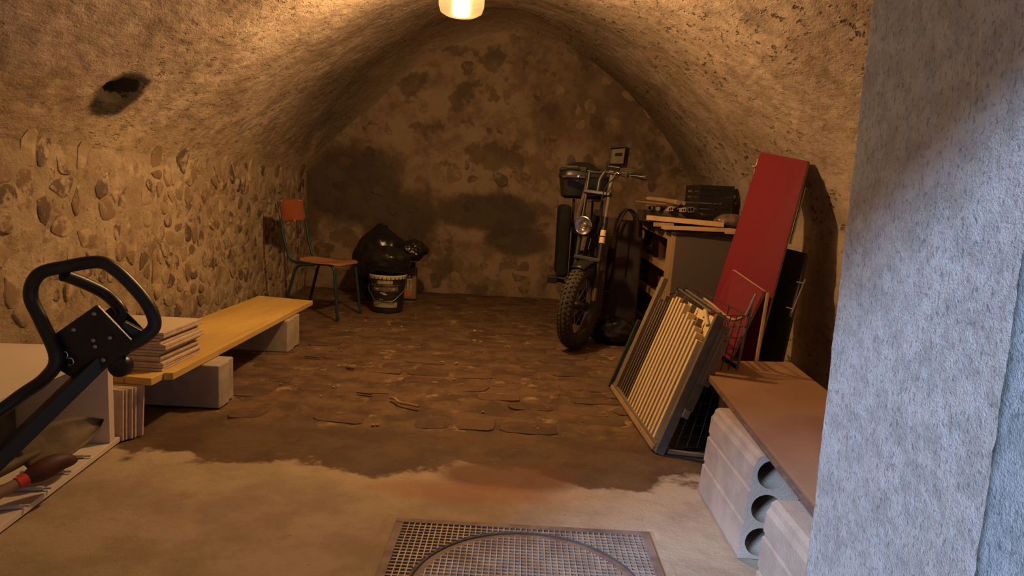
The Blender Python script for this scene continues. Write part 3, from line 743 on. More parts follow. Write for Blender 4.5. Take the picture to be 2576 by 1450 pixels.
MB().tube([so_ - ax * .095, so_ - ax * .55 + Vector((-.02, 0, .03)), so_ - ax * 1.0 + Vector((-.02, 0, .13))], .0185, 12).build('handle', M_WOODH, t_, True)
t_ = empty('mattock', (-1.5, 1.95, .04), 'tool with brown wooden handle, red collar and dark red head beside the spade', 'hand tool')
h0 = Vector((-1.448, 2.10, .128)); h1 = Vector((-1.545, 1.86, .075)); d = (h1 - h0).normalized()
MB().tube([h0 + d * .11, h0 + d * .9], .0175, 14).build('handle', M_WOODB, t_, True)
MB().tube([h0 + d * .115, h0 + d * .15], .0195, 14).build('collar', M_REDP, t_, True)
MB().tube(spline([h0 + d * .12, h0 + d * .08, h0 + d * .03 + Vector((.006, .01, .0)), h0 - d * .015 + Vector((.012, .02, -.02))], 4), [.02, .022, .026, .03, .033, .034, .034, .032, .029, .026, .022, .016, .009], 14).build('head', M_DRED, t_, True)

# ------------------------------------------------------------------ school chair
t_ = empty('school_chair', (-1.6, 5.47, 0), 'old school chair with orange-brown ply seat and teal tube frame', 'chair')
dv = Vector((.25, .968, 0)).normalized(); fw = Vector((.968, -.25, 0)).normalized()
FC = Vector((-1.375, 5.42, 0))
def CP(a, b_, z): return FC - fw * a + dv * b_ + Vector((0, 0, z))       # a back from the front edge, b sideways, z up
vs = []; NA, NB_ = 14, 12
for i in range(NA + 1):
    a = i / NA
    hw = .195 - .035 * a - (.05 * (1 - min(1, a / .12)) ** 2) - (.09 * max(0, (a - .8) / .2) ** 2)
    for j in range(NB_ + 1):
        s_ = j / NB_ * 2 - 1
        zz = .452 - .016 * math.sin(math.pi * min(1, a * 1.05)) * (1 - s_ * s_ * .6) - (.020 * (1 - min(1, a / .16)) ** 2) + .012 * max(0, a - .8) * 5
        vs.append(CP(a * .40 - .01, s_ * hw, zz))
b = MB(); b.add(vs, [(i * (NB_ + 1) + j, i * (NB_ + 1) + j + 1, (i + 1) * (NB_ + 1) + j + 1, (i + 1) * (NB_ + 1) + j) for i in range(NA) for j in range(NB_)])
o = b.build('seat', M_SEAT, t_, True); md = o.modifiers.new('thick', 'SOLIDIFY'); md.thickness = .011
vs = []
for i in range(9):
    k = i / 8
    for j in range(11):
        s_ = j / 10 * 2 - 1; ins = .02 * (abs(k * 2 - 1) ** 4)
        vs.append(CP(.495 + .035 * k + .022 * (1 - s_ * s_) - .01, s_ * (.185 - ins), .745 + .175 * k + .004 * s_))
b = MB(); b.add(vs, [(i * 11 + j, i * 11 + j + 1, (i + 1) * 11 + j + 1, (i + 1) * 11 + j) for i in range(8) for j in range(10)])
bk = b.build('backrest', M_BACKR, t_, True); md = bk.modifiers.new('thick', 'SOLIDIFY'); md.thickness = .010
for s_, k0, k1 in ((.55, .90, 1.0), (.78, .93, 1.0), (-.8, .9, .97), (-.05, .0, .14)):
    MB().obox(CP(.488 + .035 * k0, s_ * .18, .745 + .175 * k0), dv * .016, Vector((0, 0, (k1 - k0) * .12)), fw * .002).build('paint_chip', M_CHIP, bk)
for s_, nm in ((-1, 'near'), (1, 'far')):
    y_ = s_ * .165
    fr = rounded([CP(.52, y_ * 1.06, .90), CP(.475, y_ * 1.05, .62), CP(.42, y_ * 1.0, .435), CP(.03, y_ * 1.02, .435), CP(-.015, y_ * 1.12, .02)], .06, 6)
    fr[0] = fr[0]
    MB().tube(fr, .0115, 12).build('side_tube', M_TEAL, t_, True)
    rl = rounded([CP(.20, y_, .425), CP(.36, y_ * 1.02, .415), CP(.47, y_ * 1.12, .02)], .07, 6)
    MB().tube(rl, .0115, 12).build('leg', M_TEAL, t_, True)
    for q in (CP(-.017, y_ * 1.12, 0), CP(.472, y_ * 1.12, 0)):
        MB().cyl(q + Vector((0, 0, .001)), q + Vector((0, 0, .035)), .0145).build('rubber_foot', M_TEAL, t_, True)
MB().cyl(CP(.12, -.165, .43), CP(.12, .165, .43), .009).build('cross_bar', M_TEAL, t_, True)
MB().cyl(CP(.36, -.165, .43), CP(.36, .165, .43), .009).build('cross_bar', M_TEAL, t_, True)

# ------------------------------------------------------------------ bucket, bin bags, bottle
bx_, by_ = -1.125, 5.80
t_ = empty('paint_bucket', (bx_, by_, 0), 'dark plastic paint bucket with cream rim and wire handle', 'bucket')
MB().lathe((bx_, by_, .004), [(.128, 0), (.130, .01), (.150, .285), (.150, .30), (.146, .30), (.126, .01)], 40, capt=True).build('body', M_BUCK, t_, True)
b = MB(); n_ = 40
b.lathe((bx_, by_, 0), [(.149, .292), (.160, .292), (.162, .318), (.156, .324), (.147, .322), (.147, .30)], 40, capb=False, capt=False); b.build('rim', M_RIM, t_, True)
for k in range(14):
    a = math.pi + math.pi * (k + .5) / 14; MB().obox(Vector((bx_ + .161 * math.cos(a) - .004, by_ + .161 * math.sin(a) - .002, .282)), (.007, 0, 0), (0, .004, 0), (0, 0, .026)).build('rim_tab', M_BUCK, t_)
def wrap(r0, r1, z0, z1, a0, a1, n=14):
    b = MB(); vs = []
    for z_, r_ in ((z0, r0), (z1, r1)):
        for k in range(n + 1):
            a = a0 + (a1 - a0) * k / n; vs.append((bx_ + r_ * math.cos(a), by_ + r_ * math.sin(a), z_))
    b.add(vs, [(k, k + 1, n + 2 + k, n + 1 + k) for k in range(n)]); return b
rz = lambda z_: .1305 + .020 * (z_ - .014) / .275 + .0012
P2 = math.pi * 1.5
wrap(rz(.05), rz(.095), .05, .095, P2 - .82, P2 + .82).build('address_label', M_LAB, t_, label='pale grey-green strip label')
wrap(rz(.19), rz(.225), .19, .225, P2 - .8, P2 + .8).build('foil_band', M_FOIL, t_)
wrap(rz(.232) + .004, rz(.245) + .004, .232, .245, P2 - .9, P2 + .9).build('steel_band', M_CHROME, t_)
wrap(rz(.25), rz(.282), .25, .282, P2 - .45, P2 + .45).build('top_label', M_LAB, t_)
for a, z_, wd in ((-.12, .172, .30), (.02, .160, .22), (-.30, .118, .05), (-.22, .118, .05), (-.13, .118, .05), (-.45, .203, .2), (.5, .205, .12)):
    wrap(rz(z_) + .0012, rz(z_) + .0012, z_, z_ + .006, P2 + a - wd / 2, P2 + a + wd / 2, 5).build('print_line', M_LETTER, t_)
hp = rounded([(bx_ - .158, by_ - .01, .235), (bx_ - .150, by_ - .075, .19), (bx_ - .075, by_ - .155, .108), (bx_ + .075, by_ - .155, .108), (bx_ + .150, by_ - .075, .19), (bx_ + .158, by_ - .01, .235)], .02, 4)
MB().tube(hp, .0028, 8).build('wire_handle', M_STEEL, t_, True)
def bagblob(name, c, rad, seed, lab, cat, mat, wr=.16, pinch=True, zmin=None, group=None):
    bm = bmesh.new(); bmesh.ops.create_icosphere(bm, subdivisions=5, radius=1)
    co = np.array([v.co[:] for v in bm.verts])
    nz = fbm(co + seed, 1.6, 3) * wr * 2.2 + np.abs(fbm(co * [1, 1, .5] + seed, 5, 3)) * wr * .9
    ang = np.arctan2(co[:, 1], co[:, 0]); nz = nz + .05 * np.sin(ang * 9 + 3 * co[:, 2]) * np.clip(co[:, 2], 0, 1)
    co = co * (1 + nz)[:, None]
    if pinch:
        tp = np.clip((co[:, 2] - .65) / .35, 0, 1); co[:, 0] *= 1 - .5 * tp; co[:, 1] *= 1 - .5 * tp
    co = co * rad
    if zmin is not None: co[:, 2] = np.where(co[:, 2] + c[2] < zmin, zmin - c[2] + (co[:, 2] + c[2] - zmin) * .02, co[:, 2])
    for v, q in zip(bm.verts, co): v.co = q
    me = bpy.data.meshes.new(name); bm.to_mesh(me); bm.free(); me.materials.append(mat)
    me.polygons.foreach_set('use_smooth', [True] * len(me.polygons))
    o = bpy.data.objects.new(name, me); COL.objects.link(o); o.location = c
    return tag(o, lab, cat, group)
bagblob('bin_bag', (bx_ - .01, by_ - .005, .43), (.20, .17, .125), 3.3, 'shiny black bin bag bulging on top of the paint bucket', 'bag', M_BAG, .13, False, .326)
bagblob('bin_bag', (-1.30, 6.34, .34), (.25, .20, .36), 8.1, 'tall black bin bag standing behind the bucket and chair', 'bag', M_BAG, .16, True, .006)
bagblob('bin_bag', (-.98, 6.22, .50), (.13, .12, .09), 5.5, 'twisted black bag end sticking out right of the bucket', 'bag', M_BAG, .3, False)
t_ = empty('plastic_bottle', (-1.045, 6.5, 0), 'tall khaki bottle with black, white and orange label behind the bucket', 'bottle')
MB().box(-1.115, -.985, 6.46, 6.55, .002, .31).build('body', M_JERRY, t_, bevel=.014, seg=3)
MB().lathe((-1.03, 6.505, .308), [(.03, 0), (.028, .02), (.028, .045), (.024, .05)], 20).build('cap', M_BLKP, t_, True)
lb = MB().box(-1.108, -1.025, 6.4585, 6.4596, .03, .255).build('label', M_PALELAB, t_)
MB().box(-1.108, -1.025, 6.4575, 6.4584, .03, .092).build('orange_panel', M_ORLAB, lb)
MB().box(-1.108, -1.025, 6.4575, 6.4584, .205, .248).build('black_panel', M_BLACKLAB, lb)
MB().box(-1.080, -1.074, 6.4575, 6.4584, .10, .19).build('window_line', M_BLACKLAB, lb)
MB().box(-1.052, -1.046, 6.4575, 6.4584, .10, .19).build('window_line', M_BLACKLAB, lb)
def text(s, size, loc, rot, mat, parent, name='lettering'):
    cu = bpy.data.curves.new(name, 'FONT'); cu.body = s; cu.size = size; cu.extrude = .0003
    to = bpy.data.objects.new('tmp', cu); COL.objects.link(to)
    dg = bpy.context.evaluated_depsgraph_get(); me = bpy.data.meshes.new_from_object(to.evaluated_get(dg)); bpy.data.objects.remove(to)
    me.materials.clear(); me.materials.append(mat)
    o = bpy.data.objects.new(name, me); COL.objects.link(o); o.parent = parent; o.location = Vector(loc) - org(parent); o.rotation_euler = rot; return o
text('ENE', .034, (-1.094, 6.4565, .217), (math.pi / 2, 0, 0), M_LETTER, lb)
text('UX', .026, (-1.066, 6.4565, .262), (math.pi / 2, 0, 0), M_LETTER, lb) if False else None

# ------------------------------------------------------------------ fat-tyre motorbike-style e-bike
t_ = empty('fat_tyre_bike', (.46, 5.1, 0), 'black fat-tyre electric bike with round headlight facing the camera', 'bike')
th_ = math.radians(28)
s_ax = Vector((math.cos(th_), -math.sin(th_), -.085)).normalized()      # wheel axle, viewer's right
HUB = Vector((.432, 4.69, .308)); AX = Vector((.085, .165, .775)).normalized()
fwd = s_ax.cross(Vector((0, 0, 1))).normalized()
upw = s_ax.cross(fwd).normalized(); upw = upw if upw.z > 0 else -upw
def wheel(hub, sx, fw_, up_):
    cyc = lambda rr, n=56: [hub + (fw_ * math.cos(2 * math.pi * k / n) + up_ * math.sin(2 * math.pi * k / n)) * rr for k in range(n)]
    wh = MB().tube(cyc(.250), .050, 16, True).build('tyre', M_RUB, t_, True)
    b = MB()
    for k in range(54):
        for row, off in enumerate((-.036, -.013, .013, .036)):
            a = 2 * math.pi * (k + (row % 2) * .5) / 54; rd = fw_ * math.cos(a) + up_ * math.sin(a); tg = up_ * math.cos(a) - fw_ * math.sin(a)
            rr = .250 + math.sqrt(max(.0, .0505 ** 2 - off * off)) - .003
            nrm = (rd * math.sqrt(max(0, 1 - (off / .0505) ** 2)) + sx * (off / .0505)).normalized(); bi = tg.cross(nrm)
            c_ = hub + rd * rr + sx * off; w2 = .0075
            b.obox(c_ - tg * w2 - bi * w2, tg * w2 * 2, bi * w2 * 2, nrm * .011)
    b.build('tread_knobs', M_RUB, wh)
    b = MB().tube(cyc(.205), .013, 8, True); b.build('rim', M_BLK, t_, True)
    MB().cyl(hub - sx * .055, hub + sx * .055, .032, 20).build('hub', M_BLK, t_, True)
    MB().lathe(hub - sx * .045, [(.03, 0), (.085, 0), (.085, .002), (.03, .002)], 32, sx).build('brake_disc', M_STEEL, t_, True)
    for k in range(18):
        a = 2 * math.pi * k / 18; sg = 1 if k % 2 else -1
        MB().tube([hub + sx * .04 * sg + (fw_ * math.cos(a + .5) + up_ * math.sin(a + .5)) * .028, hub + (fw_ * math.cos(a) + up_ * math.sin(a)) * .2], .0016, 5).build('spoke', M_STEEL, t_, True)
wheel(HUB, s_ax, fwd, upw)
def SP(h, s=0., f=0.): return HUB + AX * h + s_ax * s + fwd * f
for s_ in (-.085, .085):
    MB().cyl(SP(-.005, s_), SP(.13, s_), .015).build('fork_foot', M_BLK, t_, True)
    MB().cyl(SP(.05, s_ * 1.02), SP(.14, s_ * 1.02), .0165).build('brass_sleeve', M_BRASS, t_, True)
    MB().cyl(SP(.13, s_), SP(.52, s_), .0165).build('fork_lower', M_BLK, t_, True)
    MB().cyl(SP(.50, s_), SP(.94, s_), .0125).build('fork_stanchion', M_GALV if s_ > 0 else M_BLK, t_, True)
    MB().cyl(SP(.53, s_), SP(.64, s_), .020).build('fork_gaiter', M_BLKP, t_, True)
for hh in (.455, .505):
    MB().cyl(SP(hh, .085), SP(hh + .042, .085), .0205).build('sticker_band', M_STICKER, t_, True)
for hh in (.33, .80):
    MB().bar(SP(hh, -.10), SP(hh, .10), .055, .028, tuple(AX)).build('fork_clamp', M_BLK, t_, bevel=.006)
# headlight
hl = SP(.565, -.035, .085)
ld = (fwd + Vector((0, 0, -.1))).normalized()
MB().lathe(hl, [(.03, -.075), (.052, -.05), (.062, -.01), (.064, 0)], 32, ld, capt=False).build('headlight_shell', M_BLK, t_, True)
hlm = MB().lathe(hl, [(.064, .0), (.066, .006), (.060, .010), (.057, .004)], 32, ld, capb=False, capt=False).build('headlight_ring', M_CHROME, t_, True)
MB().lathe(hl, [(.01, -.035), (.035, -.028), (.052, -.012), (.058, .003)], 32, ld, capt=False).build('headlight_reflector', M_CHROME, t_, True)
MB().lathe(hl, [(.017, -.03), (.019, -.004), (.012, .002)], 16, ld).build('headlight_bulb', M_CHROME, t_, True)
MB().bar(hl - ld * .06, SP(.60, -.01, .02), .025, .05).build('headlight_bracket', M_BLK, t_, bevel=.004)
for q in (-.03, .02):
    MB().cyl(SP(.48, q, .05), SP(.40, q - .015, .03), .003, 6).build('cable', M_STEEL, t_, True)
# fender
fp = [HUB + (fwd * math.cos(a) + upw * math.sin(a)) * .322 for a in [math.radians(k) for k in range(62, 118, 8)]]
b = MB(); vs = []
for p in fp:
    rd = (p - HUB).normalized(); vs += [p - s_ax * .05 - rd * .012, p, p + s_ax * .05 - rd * .012]
b.add(vs, [(3 * i + j, 3 * i + j + 1, 3 * i + 4 + j, 3 * i + 3 + j) for i in range(len(fp) - 1) for j in range(2)])
o = b.build('mudguard', M_BLK, t_, True); md = o.modifiers.new('t', 'SOLIDIFY'); md.thickness = .004
# handlebar cluster
bc = SP(.955, .03)
MB().tube(rounded([SP(.80, 0), SP(.90, 0), bc], .03), .018, 12).build('stem', M_BLK, t_, True)
MB().tube(spline([bc - s_ax * .345 + Vector((0, .06, -.02)), bc - s_ax * .22, bc - s_ax * .08 + Vector((0, 0, -.01)), bc, bc + s_ax * .08, bc + s_ax * .20 + Vector((0, 0, .015)), bc + s_ax * .30 + Vector((0, .06, .01))], 6), .011, 10).build('handlebar', M_BLK, t_, True)
for sg in (-1, 1):
    MB().cyl(bc + s_ax * .20 * sg + Vector((0, .02, .005)), bc + s_ax * (.34 if sg < 0 else .31) * sg + Vector((0, .06, 0)), .017).build('grip', M_RUB, t_, True)
    MB().tube([bc + s_ax * .17 * sg + fwd * .02, bc + s_ax * .20 * sg + fwd * .055, bc + s_ax * .31 * sg + fwd * .06], .005, 8).build('brake_lever', M_BLKP, t_, True)
    MB().bar(bc + s_ax * .13 * sg + fwd * .012, bc + s_ax * .18 * sg + fwd * .012, .04, .035).build('switch_block', M_BLKP, t_, bevel=.006)
q = bc + s_ax * .055 + Vector((0, 0, .02))
MB().obox(q - s_ax * .045, s_ax * .10, Vector((0, .055, .01)), Vector((0, -.01, .028))).build('display', M_BLKP, t_, bevel=.006)
MB().obox(q - s_ax * .02 + fwd * .012 - Vector((0, 0, .014)), s_ax * .034, fwd * .004, Vector((0, 0, .010))).build('display_glint', M_CHROME, t_)
MB().tube(spline([SP(.91, .10, .03), SP(.96, .13, .04), bc + s_ax * .12 + fwd * .04], 5), .004, 8).build('cable', M_STEEL, t_, True)
MB().tube(spline([bc + s_ax * .12, bc + s_ax * .05 + fwd * .08 - Vector((0, 0, .09)), SP(.70, .06, .07), SP(.60, .08, .05)], 6), .0045, 8).build('cable', M_BLK, t_, True)
# strap hanging in front of the frame
MB().tube(spline([(.455, 4.93, 1.19), (.43, 4.90, 1.08), (.40, 4.86, .97), (.385, 4.84, .88)], 5), .016, 8).build('strap', M_CABLE, t_, True)
# frame, battery, seat, rear end
MB().tube([SP(.66, 0, -.05), Vector((.50, 5.20, .62)), Vector((.50, 5.60, .55))], .03, 12).build('top_tube', M_BLK, t_, True)
MB().tube([SP(.50, 0, -.06), Vector((.48, 5.08, .33)), Vector((.49, 5.40, .26)), Vector((.50, 5.74, .31))], .026, 12).build('down_tube', M_BLK, t_, True)
MB().box(.415, .575, 4.99, 5.34, .36, .62).build('battery_box', M_BLKP, t_, bevel=.02, seg=3)
MB().box(.40, .60, 5.18, 5.80, .76, .85).build('saddle', M_BLKP, t_, bevel=.03, seg=3)
for xx in (.42, .58):
    MB().cyl((xx, 5.30, .50), (xx, 5.34, .78), .014).build('seat_stay', M_BLK, t_, True)
    MB().cyl((xx, 5.75, .31), (xx, 5.62, .78), .014).build('shock_absorber', M_BLK, t_, True)
    MB().tube([(xx - .03 if xx < .5 else xx + .03, 5.38, .82), (xx - .03 if xx < .5 else xx + .03, 5.36, 1.03), (xx, 5.80, 1.03), (xx, 5.80, .80)], .010, 8).build('rack_rail', M_BLK, t_, True)
MB().cyl((.25, 5.28, .415), (.70, 5.28, .33), .014).build('crank', M_BLK, t_, True)
MB().box(.215, .29, 5.23, 5.33, .385, .44).build('pedal', M_BLKP, t_, bevel=.006)
MB().box(.275, .365, 5.16, 5.56, .44, .99).build('side_bag', M_NYLON, t_, bevel=.03, seg=3, label='black side bag hanging by the rear rack')
wheel(Vector((.50, 5.76, .303)), Vector((1, 0, -.02)).normalized(), Vector((0, -1, 0)), Vector((.02, 0, 1)).normalized())
# top case
tc = empty('luggage_case', (.46, 5.42, 1.035), 'black lidded luggage case carried high on the bike rack', 'case')
def case_shape(z0, z1, g0, g1, n=28):
    vs = []; rings = [(z0, g0 - .03), (z0 + .02, g0), (z1, g1)]
    for z_, g_ in rings:
        for k in range(n):
            a = 2 * math.pi * k / n; c_, s_ = math.cos(a), math.sin(a); e_ = .45
            vs.append(Vector((.46 + math.copysign(abs(c_) ** e_, c_) * (.175 + g_), 5.42 + math.copysign(abs(s_) ** e_, s_) * (.15 + g_), z_)))
    return vs, [(i * n + k, i * n + (k + 1) % n, (i + 1) * n + (k + 1) % n, (i + 1) * n + k) for i in range(2) for k in range(n)] + [tuple(range(n))[::-1], tuple(2 * n + k for k in range(n))]
MB().add(*case_shape(1.04, 1.20, -.005, .015)).build('base_shell', M_BLKP, tc, True, .006)
n = 28; vs = []
for z_, g_ in ((1.203, .022), (1.215, .024), (1.26, .008), (1.295, -.03), (1.318, -.075), (1.322, -.11)):
    for k in range(n):
        a = 2 * math.pi * k / n; c_, s_ = math.cos(a), math.sin(a); e_ = .45
        vs.append(Vector((.46 + math.copysign(abs(c_) ** e_, c_) * (.175 + g_), 5.42 + math.copysign(abs(s_) ** e_, s_) * (.15 + g_ * .9), z_ - .05 * max(0, c_) * (z_ > 1.22))))
MB().add(vs, [(i * n + k, i * n + (k + 1) % n, (i + 1) * n + (k + 1) % n, (i + 1) * n + k) for i in range(5) for k in range(n)] + [tuple(range(n))[::-1], tuple(5 * n + k for k in range(n))]).build('lid', M_BLKP, tc, True)
MB().box(.28, .46, 5.238, 5.25, 1.196, 1.208).build('seam_trim', M_CABLE, tc, bevel=.002)
MB().lathe((.408, 5.245, 1.204), [(.013, 0), (.013, .006), (.008, .009)], 16, (0, -1, 0)).build('lock', M_CHROME, tc, True)
MB().box(.385, .405, 5.243, 5.25, 1.170, 1.176).build('catch', M_STEEL, tc)
MB().obox((.405, 5.262, 1.265), (.05, 0, -.004), (0, .004, .01), (0, -.002, .006)).build('badge', M_STEEL, tc)

# tall dark bag and low sack beside the bike
t_ = empty('tall_bag', (.80, 5.45, 0), 'tall dark maroon fabric bag with loop handles between bike and dresser', 'bag')
bm = bmesh.new(); bmesh.ops.create_cube(bm, size=1); bmesh.ops.subdivide_edges(bm, edges=bm.edges[:], cuts=14, use_grid_fill=True)
co = np.array([v.co[:] for v in bm.verts]); zz = co[:, 2] + .5
co = co * [.25, .34, .88]; co[:, 0] *= (1 - .25 * zz); co[:, 1] *= (1 - .2 * zz)
co += [0, 0, .45]; fold = .05 * fbm(co * [1, 1, .25] + 4, 7, 3)[:, None] * np.sign(co - [0, 0, .45]) * [1.3, 1.3, .5]; co = co + fold; co[:, 0] += .045 * zz
co[:, 2] = np.maximum(co[:, 2], .004)
for v, q in zip(bm.verts, co): v.co = q
me = bpy.data.meshes.new('body'); bm.to_mesh(me); bm.free(); me.materials.append(M_MAROON); me.polygons.foreach_set('use_smooth', [True] * len(me.polygons))
o = bpy.data.objects.new('body', me); COL.objects.link(o); o.parent = t_
for dy in (-.10, .06):
    MB().tube(spline([(.72, 5.36 + dy, .78), (.74, 5.36 + dy, .88), (.80, 5.36 + dy, .975), (.87, 5.37 + dy, .93), (.885, 5.38 + dy, .80)], 7), .009, 8).build('loop_handle', M_MAROON, t_, True)
bagblob('bin_bag', (.70, 4.97, .085), (.17, .14, .10), 21.7, 'low black bag slumped on the floor beside the front wheel', 'bag', M_BAG, .16, False, .006)

# box fixed to the end wall above the handlebar
t_ = empty('wall_box', (.90, 6.95, 1.40), 'small grey box with a dark slot fixed to the end wall', 'wall box')
MB().prism([(.835, 6.86, 1.395), (.965, 6.86, 1.40), (.975, 6.86, 1.555), (.845, 6.86, 1.535)], (0, .16, 0)).build('housing', M_GBOX, t_, bevel=.008)
MB().prism([(.84, 6.85, 1.545), (.975, 6.85, 1.56), (.975, 6.85, 1.585), (.85, 6.85, 1.57)], (0, .17, 0)).build('hood', M_DUST, t_, bevel=.006)
MB().prism([(.872, 6.852, 1.470), (.945, 6.852, 1.476), (.948, 6.852, 1.506), (.875, 6.852, 1.500)], (0, .012, 0)).build('slot', M_BLKP, t_, bevel=.008)

# ------------------------------------------------------------------ dresser carcass without drawers
t_ = empty('dresser_carcass', (1.27, 5.45, 0), 'drawerless wooden chest carcass with open front and grey side', 'chest')
D0 = Vector((1.045, 4.90, .003)); E1 = Vector((-.085, 1.10, .066)); E2 = Vector((.50, .02, 0)); E3 = Vector((.022, 0, .84))
def dp(a, b_, c_): return D0 + E1 * a + E2 * b_ + E3 * c_
def dbox(a0, a1, b0, b1, c0, c1): return MB().obox(dp(a0, b0, c0), E1 * (a1 - a0), E2 * (b1 - b0), E3 * (c1 - c0))
dbox(0, .016, .07, 1, .02, .985).build('side_panel', M_SIDE, t_, bevel=.002, label='grey side panel')
dbox(.984, 1, .07, 1, .02, .985).build('side_panel', M_SIDE, t_, bevel=.002)
dbox(.0, 1, .985, 1.0, .02, .985).build('back_panel', M_INNER, t_)
dbox(-.02, 1.02, -.02, 1.02, .985, 1.01).build('top_panel', M_DUST, t_, bevel=.003)
dbox(.0, .085, 0, .07, 0, .985).build('post', M_PINE2, t_, bevel=.003)
dbox(.915, 1.0, 0, .07, 0, .985).build('post', M_PINE2, t_, bevel=.003)
for a0, a1 in ((.09, .15), (.85, .91)): dbox(a0, a1, .05, .10, .03, .96).build('inner_post', M_PINE2, t_, bevel=.003)
for c0, c1 in ((.92, .985), (.64, .70), (.35, .41), (.03, .10)): dbox(.086, .914, .0, .055, c0, c1).build('rail', M_PINE2, t_, bevel=.003)
for c0 in (.645, .36, .06):
    dbox(.02, .98, .06, .98, c0, c0 + .018).build('dust_panel', M_PINE2 if c0 > .5 else M_INNER, t_)
    dbox(.02, .045, .06, .98, c0 + .02, c0 + .07).build('drawer_runner', M_PINE, t_)
    dbox(.955, .98, .06, .98, c0 + .02, c0 + .07).build('drawer_runner', M_PINE, t_)
dbox(.60, .615, .10, .98, .06, .96).build('divider', M_INNER, t_)
o = MB().box(.93, 1.03, 5.92, 6.04, .004, .066).build('wood_offcut', M_PINE2, None, bevel=.006); tag(o, 'brown offcut wedged under the far foot of the chest', 'offcut')
o = MB().tube(spline([(.945, 5.02, .02), (.93, 4.99, .10), (.95, 4.98, .14), (.985, 4.98, .10), (.99, 5.0, .02)], 5), .018, 8).build('cardboard_curl', M_PINE2, None, True); tag(o, 'curled brown cardboard strip on floor before the chest', 'cardboard')

# things on top of the chest
topz = lambda y_: .003 + .84 * 1.01 + .066 * (y_ - 4.9) / 1.1 + .004
def flatbox(name, mat, p0, p1, wd, th_, z0, z1, lab, cat, group=None, bevel=.002):
    p0, p1 = Vector((*p0, z0)), Vector((*p1, z1)); d = p1 - p0; sdv = Vector((-d.y, d.x, 0)).normalized() * wd
    return tag(MB().obox(p0, d, sdv, (0, 0, th_)).build(name, mat, None, bevel=bevel), lab, cat, group)
flatbox('board', M_PINE, (1.00, 4.86), (1.50, 4.84), .13, .026, topz(4.9), topz(4.9) + .004, 'short pale board under the long pale plank on the chest', 'board')
flatbox('board', M_PINE, (.905, 5.05), (1.44, 4.93), .17, .034, .911, .890, 'long pale planed plank lying uppermost across the chest top', 'board')
flatbox('board', M_PINE2, (.955, 5.03), (1.10, 5.00), .30, .03, topz(5.1) , topz(5.1), 'flat brown board beneath the left end of the long plank', 'board')
flatbox('board', M_DUST, (.93, 5.24), (1.36, 5.22), .55, .085, topz(5.5) + .002, topz(5.5) + .002, 'dusty dark board carrying the pile of pipes on the chest', 'board')
o = MB().prism([(1.40, 4.80, topz(4.8)), (1.52, 4.80, topz(4.8)), (1.50, 4.885, topz(4.8)), (1.41, 4.87, topz(4.8))], (0, 0, .012)).build('paper_pad', M_PAPER); 
o.location.x += .02; tag(o, 'pale grey paper pad at the right end of the chest top', 'paper')
pz = topz(5.5) + .002 + .085
def stick(kind, x, y_, zc, dx, dy, r_, mat, lab, cat, dz=.0):
    p = Vector((x, y_, zc)); q = p + Vector((dx, dy, dz))
    if kind == 'pipe': o = MB().pipe(p, q, r_, r_ * .78).build('pipe', mat, None, True)
    elif kind == 'stick': o = MB().tube([p, p + (q - p) * .5 + Vector((.004, 0, .003)), q], [r_, r_ * .96, r_ * .9], 12).build('stick', mat, None, True)
    elif kind == 'lath': o = MB().bar(p, q, r_ * 2.4, r_ * .7).build('lath', mat, None, bevel=.001)
    else:
        sx = Vector((r_ * 2, 0, .008)); sz = Vector((-.006, 0, r_ * 1.6)); d = q - p; o = MB()
        tk = .14
        o.obox(p, sx, sz * tk, d).obox(p + sz * (1 - tk), sx, sz * tk, d).obox(p + sz * tk, sx * tk * .7, sz * (1 - 2 * tk), d).obox(p + sx * (1 - tk * .7) + sz * tk, sx * tk * .7, sz * (1 - 2 * tk), d).obox(p + sx * .46 + sz * tk, sx * .08, sz * (1 - 2 * tk), d)
        o = o.build('profile', mat)
    return tag(o, lab, cat, 'pipes, sticks and profiles piled on the chest')
stick('pipe', .955, 5.20, pz + .020, .12, .55, .020, M_DUSTPIPE, 'wide grey pipe with open round end, leftmost of the pile', 'pipe')
stick('stick', 1.015, 5.20, pz + .016, .10, .52, .016, M_DUSTPIPE, 'thick grey stick beside the open pipe', 'stick')
stick('lath', 1.06, 5.18, pz + .055, -.14, .45, .012, M_LOG, 'brown lath slanting over the grey pipe', 'lath', .01)
stick('lath', 1.115, 5.17, pz + .035, -.10, .5, .015, M_LOG, 'short pale lath in the middle of the pile', 'lath')
stick('stick', 1.155, 5.16, pz + .070, -.16, .40, .019, M_LOG, 'pale round stick with sawn end on top of the pile', 'stick', .02)
stick('stick', 1.205, 5.22, pz + .068, .05, .45, .017, M_DUSTPIPE, 'grey-brown round stick right of the pale sawn one', 'stick')
stick('stick', 1.195, 5.24, pz + .028, .05, .45, .026, M_BLKP, 'black rod under the round sticks', 'rod')
stick('pipe', 1.155, 5.21, pz + .028, .02, .4, .013, M_DUSTPIPE, 'thin grey pipe in the middle of the pile', 'pipe')
stick('prof', 1.09, 5.17, pz + .001, .0, .4, .017, M_STICKER, 'pale hollow profile, left of two', 'profile')
stick('prof', 1.175, 5.12, pz + .001, .02, .4, .017, M_STICKER, 'pale hollow profile with two cells, middle of the pile', 'profile')
stick('prof', 1.220, 5.11, pz + .001, .02, .4, .022, M_STEEL, 'pale hollow profile, rightmost of the pile', 'profile')
